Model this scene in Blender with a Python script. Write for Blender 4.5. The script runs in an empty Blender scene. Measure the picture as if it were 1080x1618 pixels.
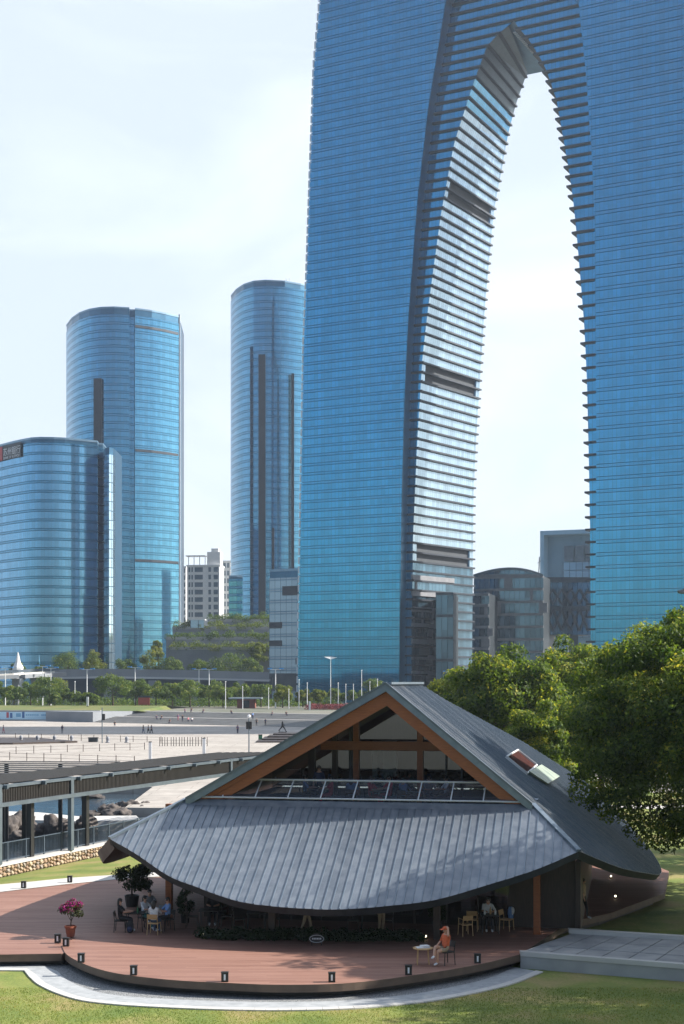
import bpy, bmesh, math, random
import numpy as np
from mathutils import Vector, Matrix
R = math.radians
rng = random.Random(7)
C = bpy.context.scene.collection
sc = bpy.context.scene

# ------------------------------------------------------------------ camera
F, HY, CH = 2300.0, 1078.0, 10.5            # focal length in photo pixels, horizon row, eye height
cam_d = bpy.data.cameras.new('camera'); cam = bpy.data.objects.new('camera', cam_d); C.objects.link(cam)
cam.location = (0, 0, CH); cam.rotation_euler = (R(90), 0, 0)
cam_d.sensor_fit = 'VERTICAL'; cam_d.sensor_height = 36.0; cam_d.lens = 36.0 * F / 1618
cam_d.shift_y = (HY - 809.0) / 1618; cam_d.clip_end = 12000; cam_d.clip_start = 0.5
sc.camera = cam

# ------------------------------------------------------------------ world and sun
SUN_AZ, SUN_EL = 4.0, 33.0                  # azimuth from +X towards +Y (behind right), elevation
w = bpy.data.worlds.new('World'); sc.world = w; w.use_nodes = True
nt = w.node_tree; nt.nodes.clear()
out = nt.nodes.new('ShaderNodeOutputWorld'); bg = nt.nodes.new('ShaderNodeBackground')
sky = nt.nodes.new('ShaderNodeTexSky'); sky.sky_type = 'NISHITA'; sky.sun_disc = False
sky.sun_elevation = R(SUN_EL); sky.sun_rotation = R(90 - SUN_AZ)
sky.altitude = 0; sky.air_density = 1.0; sky.dust_density = 1.6; sky.ozone_density = 1.6
# thin high cloud: a wispy veil that whitens the blue
tc = nt.nodes.new('ShaderNodeTexCoord'); mp = nt.nodes.new('ShaderNodeMapping'); mp.inputs['Scale'].default_value = (1.6, 1.6, 3.2)
nz = nt.nodes.new('ShaderNodeTexNoise'); nz.inputs['Scale'].default_value = 2.6; nz.inputs['Detail'].default_value = 7; nz.inputs['Roughness'].default_value = .55
nz.inputs['Distortion'].default_value = .6
rp = nt.nodes.new('ShaderNodeValToRGB'); rp.color_ramp.elements[0].position = .46; rp.color_ramp.elements[1].position = .74
rp.color_ramp.elements[0].color = (.66, .66, .66, 1); rp.color_ramp.elements[1].color = (.95, .95, .95, 1)
mx = nt.nodes.new('ShaderNodeMix'); mx.data_type = 'RGBA'; mx.inputs[7].default_value = (7.6, 8.35, 9.3, 1)
L = nt.links.new
L(tc.outputs['Generated'], mp.inputs['Vector']); L(mp.outputs[0], nz.inputs['Vector']); L(nz.outputs[0], rp.inputs[0])
sy = nt.nodes.new('ShaderNodeSeparateXYZ'); L(tc.outputs['Generated'], sy.inputs[0])
mr = nt.nodes.new('ShaderNodeMapRange'); mr.interpolation_type = 'SMOOTHSTEP'; mr.inputs[1].default_value = -.7; mr.inputs[2].default_value = .75; mr.inputs[3].default_value = .06; mr.inputs[4].default_value = 1.0; L(sy.outputs[1], mr.inputs[0])
vm = nt.nodes.new('ShaderNodeMath'); vm.operation = 'MULTIPLY'; L(rp.outputs[0], vm.inputs[0]); L(mr.outputs[0], vm.inputs[1])
L(vm.outputs[0], mx.inputs[0]); L(sky.outputs[0], mx.inputs[6]); L(mx.outputs[2], bg.inputs[0]); bg.inputs[1].default_value = 0.07
L(bg.outputs[0], out.inputs[0])
sd = bpy.data.lights.new('sun', 'SUN'); sd.energy = 5.0; sd.angle = R(.5); sd.color = (1, .93, .82)
sun = bpy.data.objects.new('sun', sd); C.objects.link(sun)
S = Vector((math.cos(R(SUN_AZ)) * math.cos(R(SUN_EL)), math.sin(R(SUN_AZ)) * math.cos(R(SUN_EL)), math.sin(R(SUN_EL))))
sun.rotation_euler = (-S).to_track_quat('-Z', 'Y').to_euler(); sun.location = (60, 60, 80)
sc.view_settings.view_transform = 'Standard'; sc.view_settings.look = 'None'; sc.view_settings.gamma = 1
sc.view_settings.use_curve_mapping = False
sc.view_settings.exposure = 1.08
try:
    sc.cycles.use_denoising = True; sc.cycles.max_bounces = 6; sc.cycles.volume_bounces = 0
    sc.cycles.transparent_max_bounces = 8; sc.cycles.caustics_reflective = False; sc.cycles.caustics_refractive = False
    sc.cycles.sample_clamp_indirect = 6
except Exception: pass

# ------------------------------------------------------------------ helpers: from photo pixels to places
def at(px, py, Y): return Vector(((px - 540) / F * Y, Y, CH - (py - HY) / F * Y))
def gnd(px, py, z=0.0): return at(px, py, F * (CH - z) / (py - HY))
def onp(px, py, P, N):
    r = Vector(((px - 540) / F, 1, -(py - HY) / F)); c = Vector((0, 0, CH))
    return c + r * (N.dot(P - c) / N.dot(r))

def tag(o, label=None, cat=None, group=None, kind=None):
    if label: o['label'] = label
    if cat: o['category'] = cat
    if group: o['group'] = group
    if kind: o['kind'] = kind
    return o
def empty(name, loc=(0, 0, 0), label=None, cat=None, group=None, rz=0):
    o = bpy.data.objects.new(name, None); C.objects.link(o); o.location = loc; o.rotation_euler = (0, 0, rz); o.empty_display_size = .2
    return tag(o, label, cat, group)
def copy_tree(o, parent=None):
    c = o.copy(); C.objects.link(c)
    if parent: c.parent = parent
    for ch in o.children: copy_tree(ch, c)
    return c

class MB:
    def __init__(s, origin=(0, 0, 0)): s.v = []; s.f = []; s.m = []; s.uv = []; s.o = Vector(origin); s.cur = 0
    def add(s, vs, fs, uvs=None):
        b = len(s.v); s.v += [tuple(Vector(p) - s.o) for p in vs]
        for i, f in enumerate(fs):
            s.f.append(tuple(b + k for k in f)); s.m.append(s.cur)
            s.uv.append([uvs[k] for k in f] if uvs else [(0, 0)] * len(f))
        return s
    def quad(s, a, b, c, d, uv=None): return s.add([a, b, c, d], [(0, 1, 2, 3)], uv)
    def boxv(s, o, ex, ey, ez):       # corner + three edge vectors
        o = Vector(o); ex = Vector(ex); ey = Vector(ey); ez = Vector(ez)
        p = [o, o + ex, o + ex + ey, o + ey]; p += [q + ez for q in p]
        fl = [(3, 2, 1, 0), (4, 5, 6, 7), (0, 1, 5, 4), (1, 2, 6, 5), (2, 3, 7, 6), (3, 0, 4, 7)]
        if ex.cross(ey).dot(ez) < 0: fl = [tuple(reversed(f)) for f in fl]
        return s.add(p, fl)
    def box(s, cx, cy, z0, sx, sy, sz, rz=0):
        c, n = math.cos(rz), math.sin(rz); ex = Vector((c * sx, n * sx, 0)); ey = Vector((-n * sy, c * sy, 0))
        return s.boxv(Vector((cx, cy, z0)) - ex / 2 - ey / 2, ex, ey, (0, 0, sz))
    def bar(s, a, b, wd, ht=None, up=(0, 0, 1)):      # rectangular bar from a to b
        a = Vector(a); b = Vector(b); d = (b - a); up = Vector(up)
        x = d.cross(up)
        if x.length < 1e-6: x = d.cross(Vector((1, 0, 0)))
        x.normalize(); y = x.cross(d).normalized(); ht = ht or wd
        return s.boxv(a - x * wd / 2 - y * ht / 2, x * wd, y * ht, d)
    def tube(s, pts, rad, n=8, caps=True):
        pts = [Vector(p) for p in pts]; rad = rad if isinstance(rad, (list, tuple)) else [rad] * len(pts)
        vs = []; ref = None
        for i, p in enumerate(pts):
            d = (pts[min(i + 1, len(pts) - 1)] - pts[max(i - 1, 0)]).normalized()
            if ref is None: ref = d.orthogonal().normalized()
            x = (ref - d * ref.dot(d)).normalized(); ref = x; y = d.cross(x)
            vs += [p + (x * math.cos(2 * math.pi * k / n) + y * math.sin(2 * math.pi * k / n)) * rad[i] for k in range(n)]
        fs = [(i * n + k, i * n + (k + 1) % n, (i + 1) * n + (k + 1) % n, (i + 1) * n + k) for i in range(len(pts) - 1) for k in range(n)]
        if caps: fs += [tuple(reversed(range(n))), tuple(range((len(pts) - 1) * n, len(pts) * n))]
        return s.add(vs, fs)
    def lathe(s, cx, cy, prof, n=16):  # prof: list of (r, z)
        vs = [(cx + r * math.cos(2 * math.pi * k / n), cy + r * math.sin(2 * math.pi * k / n), z) for r, z in prof for k in range(n)]
        fs = [(i * n + k, i * n + (k + 1) % n, (i + 1) * n + (k + 1) % n, (i + 1) * n + k) for i in range(len(prof) - 1) for k in range(n)]
        fs += [tuple(reversed(range(n))), tuple(range((len(prof) - 1) * n, len(prof) * n))]
        return s.add(vs, fs)
    def prism(s, poly, z0, z1):       # poly counter-clockwise in plan
        n = len(poly); vs = [(p[0], p[1], z0) for p in poly] + [(p[0], p[1], z1) for p in poly]
        fs = [tuple(range(n, 2 * n)), tuple(reversed(range(n)))] + [(i, (i + 1) % n, n + (i + 1) % n, n + i) for i in range(n)]
        return s.add(vs, fs)
    def ico(s, c, r, sub=1, jit=0, seed=0):
        bm = bmesh.new(); bmesh.ops.create_icosphere(bm, subdivisions=sub, radius=1); q = random.Random(seed)
        rr = r if isinstance(r, (list, tuple)) else (r, r, r)
        vs = [Vector(c) + Vector((v.co.x * rr[0], v.co.y * rr[1], v.co.z * rr[2])) * (1 + q.uniform(-jit, jit)) for v in bm.verts]
        fs = [tuple(v.index for v in f.verts) for f in bm.faces]; bm.free(); return s.add(vs, fs)
    def mesh(s, name, mats, smooth=False):
        me = bpy.data.meshes.new(name); me.from_pydata(s.v, [], s.f)
        for m in (mats if isinstance(mats, (list, tuple)) else [mats]): me.materials.append(m)
        if any(s.m): me.polygons.foreach_set('material_index', s.m)
        if any(any(u != (0, 0) for u in f) for f in s.uv):
            ul = me.uv_layers.new(name='UVMap'); ul.data.foreach_set('uv', [c for f in s.uv for u in f for c in u])
        if smooth: me.polygons.foreach_set('use_smooth', [True] * len(me.polygons))
        me.update(); return me
    def build(s, name, mats, parent=None, loc=None, smooth=False):
        o = bpy.data.objects.new(name, s.mesh(name, mats, smooth)); C.objects.link(o)
        if parent: o.parent = parent
        if loc is not None: o.location = loc
        return o
def inst(name, me, parent=None, loc=(0, 0, 0), rz=0, scale=None):
    o = bpy.data.objects.new(name, me); C.objects.link(o); o.location = loc; o.rotation_euler = (0, 0, rz)
    if parent: o.parent = parent
    if scale: o.scale = scale
    return o
def lerp(tab, x):
    if x <= tab[0][0]: 
        (a, b), (c, d) = tab[0], tab[1]; return b + (d - b) * (x - a) / (c - a)
    for (a, b), (c, d) in zip(tab, tab[1:]):
        if x <= c: return b + (d - b) * (x - a) / (c - a)
    (a, b), (c, d) = tab[-2], tab[-1]; return b + (d - b) * (x - a) / (c - a)
def catmull(pts, n=6):
    P = [Vector(p) for p in pts]; P = [2 * P[0] - P[1]] + P + [2 * P[-1] - P[-2]]; o = []
    for i in range(1, len(P) - 2):
        a, b, c, d = P[i - 1:i + 3]
        for k in range(n):
            t = k / n; o.append(.5 * ((2 * b) + (c - a) * t + (2 * a - 5 * b + 4 * c - d) * t * t + (3 * b - a - 3 * c + d) * t ** 3))
    return o + [P[-2]]

# ------------------------------------------------------------------ materials
def nmat(name):
    m = bpy.data.materials.new(name); m.use_nodes = True; t = m.node_tree; t.nodes.clear()
    o = t.nodes.new('ShaderNodeOutputMaterial'); b = t.nodes.new('ShaderNodeBsdfPrincipled'); t.links.new(b.outputs[0], o.inputs[0])
    return m, t, b
def pm(name, c1, c2=None, scale=4, rough=.6, metal=0, bump=0, detail=4, spec=None, stretch=None, lo=.35, hi=.65, rnd=0):
    m, t, b = nmat(name); c2 = c2 or tuple(x * .75 for x in c1)
    tx = t.nodes.new('ShaderNodeTexCoord'); n = t.nodes.new('ShaderNodeTexNoise'); n.inputs['Scale'].default_value = scale; n.inputs['Detail'].default_value = detail
    src = tx.outputs['Object']
    if stretch:
        mp = t.nodes.new('ShaderNodeMapping'); mp.inputs['Scale'].default_value = stretch; t.links.new(src, mp.inputs[0]); src = mp.outputs[0]
    t.links.new(src, n.inputs['Vector'])
    r = t.nodes.new('ShaderNodeValToRGB'); r.color_ramp.elements[0].position = lo; r.color_ramp.elements[1].position = hi
    r.color_ramp.elements[0].color = (*c1, 1); r.color_ramp.elements[1].color = (*c2, 1)
    t.links.new(n.outputs[0], r.inputs[0]); t.links.new(r.outputs[0], b.inputs['Base Color'])
    if rnd:      # every piece has its own tone
        oi = t.nodes.new('ShaderNodeObjectInfo'); ma = t.nodes.new('ShaderNodeMapRange'); ma.inputs[3].default_value = 1 - rnd; ma.inputs[4].default_value = 1 + rnd; t.links.new(oi.outputs['Random'], ma.inputs[0])
        mu = t.nodes.new('ShaderNodeMix'); mu.data_type = 'RGBA'; mu.blend_type = 'MULTIPLY'; mu.inputs[0].default_value = 1; t.links.new(r.outputs[0], mu.inputs[6]); t.links.new(ma.outputs[0], mu.inputs[7]); t.links.new(mu.outputs[2], b.inputs['Base Color'])
    b.inputs['Roughness'].default_value = rough; b.inputs['Metallic'].default_value = metal
    if spec is not None: b.inputs['Specular IOR Level'].default_value = spec
    if bump:
        bp = t.nodes.new('ShaderNodeBump'); bp.inputs['Strength'].default_value = bump; bp.inputs['Distance'].default_value = .05
        t.links.new(n.outputs[0], bp.inputs['Height']); t.links.new(bp.outputs[0], b.inputs['Normal'])
    return m
def curtain(name, c, var=.22, panel=1.5, floor=4.5, mull=.06, rough=.07, metal=.8, mullc=(.03, .06, .1), wav=.12):
    """glass curtain wall: every pane has its own tint, fine mullions; UV in metres"""
    m, t, b = nmat(name); N = t.nodes.new; K = t.links.new
    uv = N('ShaderNodeUVMap'); sp = N('ShaderNodeSeparateXYZ'); K(uv.outputs[0], sp.inputs[0])
    def mth(op, a, bb=None):
        q = N('ShaderNodeMath'); q.operation = op
        for i, x in enumerate((a, bb)):
            if x is None: continue
            if isinstance(x, (int, float)): q.inputs[i].default_value = x
            else: K(x, q.inputs[i])
        return q.outputs[0]
    us = mth('DIVIDE', sp.outputs[0], panel); fu = mth('FLOOR', us); fr = mth('FRACT', us); fv = mth('FLOOR', mth('DIVIDE', sp.outputs[1], floor))
    cb = N('ShaderNodeCombineXYZ'); K(fu, cb.inputs[0]); K(fv, cb.inputs[1])
    wn = N('ShaderNodeTexWhiteNoise'); wn.noise_dimensions = '3D'; K(cb.outputs[0], wn.inputs['Vector'])
    cb2 = N('ShaderNodeCombineXYZ'); K(fu, cb2.inputs[0]); wn2 = N('ShaderNodeTexWhiteNoise'); K(cb2.outputs[0], wn2.inputs['Vector'])
    big = N('ShaderNodeTexNoise'); big.inputs['Scale'].default_value = .03; big.inputs['Detail'].default_value = 3; K(uv.outputs[0], big.inputs['Vector'])
    v = mth('ADD', mth('MULTIPLY', mth('SUBTRACT', wn.outputs[0], .5), var), mth('MULTIPLY', mth('SUBTRACT', big.outputs[0], .5), wav * 2))
    v = mth('ADD', v, mth('MULTIPLY', mth('SUBTRACT', wn2.outputs[0], .5), var * .8))
    v = mth('ADD', v, 1.0)
    mul = N('ShaderNodeMix'); mul.data_type = 'RGBA'; mul.blend_type = 'MULTIPLY'; mul.inputs[0].default_value = 1; mul.inputs[6].default_value = (*c, 1); K(v, mul.inputs[7])
    ml = mth('LESS_THAN', fr, mull / panel)
    mxx = N('ShaderNodeMix'); mxx.data_type = 'RGBA'; K(ml, mxx.inputs[0]); K(mul.outputs[2], mxx.inputs[6]); mxx.inputs[7].default_value = (*mullc, 1)
    K(mxx.outputs[2], b.inputs['Base Color']); b.inputs['Metallic'].default_value = metal; b.inputs['Roughness'].default_value = rough
    return m
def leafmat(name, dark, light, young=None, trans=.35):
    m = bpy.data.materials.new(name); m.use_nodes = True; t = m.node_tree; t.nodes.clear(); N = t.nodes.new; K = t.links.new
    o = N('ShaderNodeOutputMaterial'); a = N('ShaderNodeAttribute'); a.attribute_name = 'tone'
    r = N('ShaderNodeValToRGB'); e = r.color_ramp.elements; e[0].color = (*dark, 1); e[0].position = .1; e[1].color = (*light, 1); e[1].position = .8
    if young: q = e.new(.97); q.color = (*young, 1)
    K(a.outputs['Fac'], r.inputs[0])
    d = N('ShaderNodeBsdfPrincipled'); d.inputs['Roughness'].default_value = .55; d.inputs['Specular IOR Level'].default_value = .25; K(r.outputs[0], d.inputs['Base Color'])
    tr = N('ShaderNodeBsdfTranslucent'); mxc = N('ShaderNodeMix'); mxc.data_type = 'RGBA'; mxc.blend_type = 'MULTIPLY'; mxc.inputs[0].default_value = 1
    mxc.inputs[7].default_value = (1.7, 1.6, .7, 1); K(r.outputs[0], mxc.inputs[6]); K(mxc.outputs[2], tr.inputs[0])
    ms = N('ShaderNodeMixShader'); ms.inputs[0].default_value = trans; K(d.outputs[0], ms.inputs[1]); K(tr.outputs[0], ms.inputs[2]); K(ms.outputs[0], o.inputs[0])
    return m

M = {}
M['glass_gate'] = curtain('gate_glass', (.05, .345, .58), var=.2, panel=1.55, floor=3.62, mull=.13)
M['glass_gate_sp'] = curtain('gate_spandrel', (.046, .32, .545), var=.12, panel=1.55, floor=3.62, mull=.13)
M['glass_inner'] = curtain('gate_inner_glass', (.40, .55, .68), var=.25, panel=1.5, floor=3.62, mull=.12, metal=.7, rough=.12, mullc=(.2, .27, .33))
M['glass_tower'] = curtain('tower_glass', (.10, .32, .50), var=.2, panel=1.6, floor=4.2, mull=.1)
M['glass_tower_sp'] = curtain('tower_spandrel', (.085, .27, .43), var=.12, panel=1.6, floor=4.2, rough=.1, mull=.1)
M['core'] = pm('tinted_core', (.04, .12, .21), (.05, .15, .25), .3, .3, .7)
M['glass_low'] = curtain('office_glass', (.16, .38, .58), var=.16, panel=1.5, floor=4.2, mull=.08)
M['glass_fin'] = curtain('corner_glass', (.45, .62, .75), var=.3, panel=1.4, floor=4.2, mull=.1)
M['glass_podium'] = curtain('podium_glass', (.10, .19, .27), var=.5, panel=2.2, floor=4.2, mull=.18, metal=.7)
M['glass_teal'] = curtain('teal_glass', (.12, .40, .48), var=.3, panel=2.0, floor=3.5, mull=.15)
M['frame_dark'] = pm('dark_metal_frame', (.022, .03, .04), (.035, .045, .055), 2, .5, .3)
M['ledge'] = pm('ledge_metal', (.018, .026, .042), (.028, .036, .052), 1, .5, .3)
M['louvre'] = pm('louvre_metal', (.035, .045, .06), (.06, .07, .085), 3, .6, .2, stretch=(.2, .2, 6))
M['pale_panel'] = pm('pale_metal_panel', (.30, .36, .42), (.36, .42, .48), .3, .35, .3)
M['crown_dark'] = pm('arch_crown_dark', (.05, .085, .11), (.065, .10, .13), .3, .4, .4)  # inner faces set darker towards the arch crown
M['roof_cap'] = pm('roof_cap_metal', (.16, .27, .38), (.2, .31, .42), .4, .3, .6)
M['stone_panel'] = pm('stone_cladding', (.24, .25, .28), (.19, .20, .23), .5, .6)
M['podium_wall'] = pm('podium_dark_wall', (.03, .045, .065), (.045, .06, .08), .4, .3)
M['white_wall'] = pm('white_render', (.78, .78, .78), (.70, .71, .72), .4, .8)
M['win_dark'] = pm('window_glass_dark', (.10, .14, .18), (.16, .21, .26), .6, .15, .3)
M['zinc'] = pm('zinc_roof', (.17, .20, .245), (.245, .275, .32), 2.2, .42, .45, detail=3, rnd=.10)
M['zinc_lit'] = pm('zinc_roof_sunlit', (.23, .235, .25), (.31, .31, .32), 2.5, .45, .35, detail=3, rnd=.10)  # paler than the front slope: sunlight put into the zinc tone
M['zinc_trim'] = pm('zinc_trim', (.15, .20, .26), (.2, .25, .31), 3, .35, .5)
M['timber'] = pm('orange_timber', (.34, .105, .03), (.25, .07, .022), 3, .45, stretch=(1, 1, 12))
M['timber_dark'] = pm('dark_timber', (.055, .036, .028), (.035, .024, .02), 4, .5, stretch=(6, 6, .6))
M['slat_black'] = pm('black_brown_slat', (.012, .010, .009), (.008, .007, .0065), 4, .6)
M['rail_blue'] = pm('dark_blue_rail_paint', (.04, .06, .085), (.05, .07, .095), 3, .5)
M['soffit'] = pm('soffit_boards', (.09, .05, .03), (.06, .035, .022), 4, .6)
M['black'] = pm('black_metal', (.015, .015, .017), (.022, .022, .024), 5, .45, .2)
M['white_metal'] = pm('white_metal', (.75, .77, .8), (.68, .7, .73), 3, .4)
M['steel'] = pm('blue_grey_steel', (.14, .175, .21), (.11, .14, .17), 2, .4, .5)
M['concrete'] = pm('concrete', (.40, .40, .40), (.30, .31, .32), .8, .85, bump=.1, detail=8)
M['slab'] = pm('terrace_slab', (.38, .38, .38), (.27, .28, .29), 1.3, .85, bump=.15, detail=10, rnd=.07)
M['concrete_pale'] = pm('pale_concrete', (.56, .55, .53), (.47, .46, .45), .7, .85, bump=.05, detail=8)
M['road_conc'] = pm('road_concrete', (.20, .22, .25), (.26, .28, .31), .1, .85, detail=8)
M['road_pale'] = pm('road_parapet', (.45, .47, .5), (.38, .4, .43), .2, .8, detail=6)
M['path_shade_grey'] = pm('path_shaded', (.38, .40, .42), (.29, .31, .33), 3, .9, bump=.2, detail=9)  # the deck's shade on the path is put into this grey
M['gravel'] = pm('gravel_bed', (.10, .11, .12), (.32, .33, .34), 22, .9, bump=.8, detail=2)
M['red_paint'] = pm('red_panel', (.34, .06, .05), (.27, .05, .04), 1, .6)
M['red_wall'] = pm('red_brown_wall', (.24, .09, .07), (.18, .07, .055), 1, .7)
M['blue_lamp'] = pm('blue_lamp_head', (.04, .25, .62), (.06, .3, .66), 3, .3)
M['green_paint'] = pm('green_plastic', (.03, .18, .08), (.02, .14, .06), 3, .4)
M['terracotta'] = pm('terracotta', (.30, .09, .05), (.22, .065, .04), 6, .8)
M['soil'] = pm('soil', (.04, .028, .02), (.025, .018, .012), 20, .95)
M['rock'] = pm('boulder_rock', (.11, .095, .09), (.052, .046, .046), 1.6, .85, bump=.6, detail=8)
M['stone'] = [pm('rubble_stone_%s' % n, c, tuple(x * .7 for x in c), 5, .9, bump=.5) for n, c in
              (('tan', (.44, .32, .21)), ('brown', (.33, .23, .16)), ('buff', (.50, .40, .29)), ('grey', (.33, .29, .25)))]
M['mortar'] = pm('mortar', (.16, .13, .10), (.11, .09, .07), 6, .95)
M['wood_light'] = pm('pale_wood', (.55, .36, .18), (.47, .30, .15), 6, .5, stretch=(1, 1, 8))
M['paper'] = pm('paper', (.78, .78, .78), (.55, .57, .6), 14, .8)
M['glass_clear'] = None
def glassmat(name, tint=(.9, .95, 1), alpha=.25, rough=.03, sky_sheen=0):
    m = bpy.data.materials.new(name); m.use_nodes = True; t = m.node_tree; t.nodes.clear(); N = t.nodes.new; K = t.links.new
    o = N('ShaderNodeOutputMaterial'); tr = N('ShaderNodeBsdfTransparent'); tr.inputs[0].default_value = (*tint, 1)
    g = N('ShaderNodeBsdfGlossy'); g.inputs['Roughness'].default_value = rough; fr = N('ShaderNodeFresnel'); fr.inputs[0].default_value = 1.5
    ad = N('ShaderNodeMath'); ad.operation = 'ADD'; ad.use_clamp = True; ad.inputs[1].default_value = alpha; K(fr.outputs[0], ad.inputs[0])
    mm = N('ShaderNodeMixShader'); K(ad.outputs[0], mm.inputs[0]); K(tr.outputs[0], mm.inputs[1]); K(g.outputs[0], mm.inputs[2])
    if sky_sheen:  # bluish sky reflection put into the glass as diffuse colour
        df = N('ShaderNodeBsdfDiffuse'); df.inputs[0].default_value = (.55, .65, .78, 1); m3 = N('ShaderNodeMixShader'); m3.inputs[0].default_value = sky_sheen; K(mm.outputs[0], m3.inputs[1]); K(df.outputs[0], m3.inputs[2]); K(m3.outputs[0], o.inputs[0])
    else: K(mm.outputs[0], o.inputs[0])
    return m
M['glass_rail'] = glassmat('railing_glass', (.84, .90, .97), .06, sky_sheen=.07)
M['glass_gable'] = glassmat('gable_glass', (.60, .72, .74), .26)
M['glass_win'] = glassmat('window_glass', (.55, .66, .68), .07)
def deckmat(name, c1, c2, board=.14):
    m, t, b = nmat(name); N = t.nodes.new; K = t.links.new
    tx = N('ShaderNodeTexCoord'); sp = N('ShaderNodeSeparateXYZ'); K(tx.outputs['Object'], sp.inputs[0])
    dv = N('ShaderNodeMath'); dv.operation = 'DIVIDE'; dv.inputs[1].default_value = board; K(sp.outputs[1], dv.inputs[0])
    fl = N('ShaderNodeMath'); fl.operation = 'FLOOR'; K(dv.outputs[0], fl.inputs[0]); fr = N('ShaderNodeMath'); fr.operation = 'FRACT'; K(dv.outputs[0], fr.inputs[0])
    xl = N('ShaderNodeMath'); xl.operation = 'MULTIPLY_ADD'; xl.inputs[1].default_value = 1.37; K(fl.outputs[0], xl.inputs[0]); K(sp.outputs[0], xl.inputs[2])
    x2 = N('ShaderNodeMath'); x2.operation = 'DIVIDE'; x2.inputs[1].default_value = 3.6; K(xl.outputs[0], x2.inputs[0]); x3 = N('ShaderNodeMath'); x3.operation = 'FLOOR'; K(x2.outputs[0], x3.inputs[0])
    cb = N('ShaderNodeCombineXYZ'); K(fl.outputs[0], cb.inputs[0]); K(x3.outputs[0], cb.inputs[1]); wn = N('ShaderNodeTexWhiteNoise'); K(cb.outputs[0], wn.inputs['Vector'])
    nz = N('ShaderNodeTexNoise'); mp = N('ShaderNodeMapping'); mp.inputs['Scale'].default_value = (.5, 4, 1); K(tx.outputs['Object'], mp.inputs[0]); K(mp.outputs[0], nz.inputs['Vector']); nz.inputs['Scale'].default_value = 2; nz.inputs['Detail'].default_value = 6
    ad = N('ShaderNodeMath'); ad.operation = 'MULTIPLY_ADD'; ad.inputs[1].default_value = .85; K(wn.outputs[0], ad.inputs[0]); sb = N('ShaderNodeMath'); sb.operation = 'SUBTRACT'; sb.inputs[1].default_value = .42; K(nz.outputs[0], sb.inputs[0]); K(sb.outputs[0], ad.inputs[2])
    mx = N('ShaderNodeMix'); mx.data_type = 'RGBA'; K(ad.outputs[0], mx.inputs[0]); mx.inputs[6].default_value = (*c1, 1); mx.inputs[7].default_value = (*c2, 1); mx.clamp_factor = True
    gp = N('ShaderNodeMath'); gp.operation = 'LESS_THAN'; gp.inputs[1].default_value = .07; K(fr.outputs[0], gp.inputs[0])
    m2 = N('ShaderNodeMix'); m2.data_type = 'RGBA'; K(gp.outputs[0], m2.inputs[0]); K(mx.outputs[2], m2.inputs[6]); m2.inputs[7].default_value = (.05, .025, .02, 1)
    K(m2.outputs[2], b.inputs['Base Color']); b.inputs['Roughness'].default_value = .62
    bp = N('ShaderNodeBump'); bp.inputs['Strength'].default_value = .3; bp.inputs['Distance'].default_value = .01; K(gp.outputs[0], bp.inputs['Height']); bp.invert = True; K(bp.outputs[0], b.inputs['Normal'])
    return m
def paving(*a):
    m = groundmat(*a); t = m.node_tree; N = t.nodes.new; b = next(n for n in t.nodes if n.type == 'BSDF_PRINCIPLED'); src = b.inputs['Base Color'].links[0].from_socket
    tx = N('ShaderNodeTexCoord'); br = N('ShaderNodeTexBrick'); br.inputs['Color1'].default_value = (1, 1, 1, 1); br.inputs['Color2'].default_value = (.86, .85, .85, 1); br.inputs['Mortar'].default_value = (.55, .52, .5, 1)
    br.inputs['Scale'].default_value = 1; br.inputs['Mortar Size'].default_value = .045; br.inputs['Brick Width'].default_value = 6; br.inputs['Row Height'].default_value = 3; t.links.new(tx.outputs['Object'], br.inputs['Vector'])
    mu = N('ShaderNodeMix'); mu.data_type = 'RGBA'; mu.blend_type = 'MULTIPLY'; mu.inputs[0].default_value = 1; t.links.new(src, mu.inputs[6]); t.links.new(br.outputs[0], mu.inputs[7]); t.links.new(mu.outputs[2], b.inputs['Base Color']); return m
M['deck'] = deckmat('red_deck_boards', (.215, .105, .078), (.31, .17, .13))
M['deck_edge'] = pm('deck_fascia', (.11, .075, .055), (.08, .055, .042), 2, .6)
def groundmat(name, ca, cb_, cc, s1, s2, rough=.9, bump=.4):
    m, t, b = nmat(name); N = t.nodes.new; K = t.links.new
    tx = N('ShaderNodeTexCoord'); a = N('ShaderNodeTexNoise'); a.inputs['Scale'].default_value = s1; a.inputs['Detail'].default_value = 8; K(tx.outputs['Object'], a.inputs['Vector'])
    c = N('ShaderNodeTexNoise'); c.inputs['Scale'].default_value = s2; c.inputs['Detail'].default_value = 4; K(tx.outputs['Object'], c.inputs['Vector'])
    r = N('ShaderNodeValToRGB'); e = r.color_ramp.elements; e[0].position = .34; e[0].color = (*ca, 1); e[1].position = .66; e[1].color = (*cc, 1); q = e.new(.5); q.color = (*cb_, 1); K(a.outputs[0], r.inputs[0])
    mx = N('ShaderNodeMix'); mx.data_type = 'RGBA'; mx.blend_type = 'MULTIPLY'; mx.inputs[0].default_value = .55; K(r.outputs[0], mx.inputs[6]); K(c.outputs[0], mx.inputs[7])
    sc_ = N('ShaderNodeMix'); sc_.data_type = 'RGBA'; sc_.blend_type = 'MULTIPLY'; sc_.inputs[0].default_value = 1; sc_.inputs[7].default_value = (1.35, 1.35, 1.35, 1); K(mx.outputs[2], sc_.inputs[6])
    K(sc_.outputs[2], b.inputs['Base Color']); b.inputs['Roughness'].default_value = rough
    bp = N('ShaderNodeBump'); bp.inputs['Strength'].default_value = bump; bp.inputs['Distance'].default_value = .06; K(c.outputs[0], bp.inputs['Height']); K(bp.outputs[0], b.inputs['Normal'])
    return m
M['lawn'] = groundmat('lawn', (.11, .165, .03), (.185, .215, .045), (.28, .235, .09), .4, 9)
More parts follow.
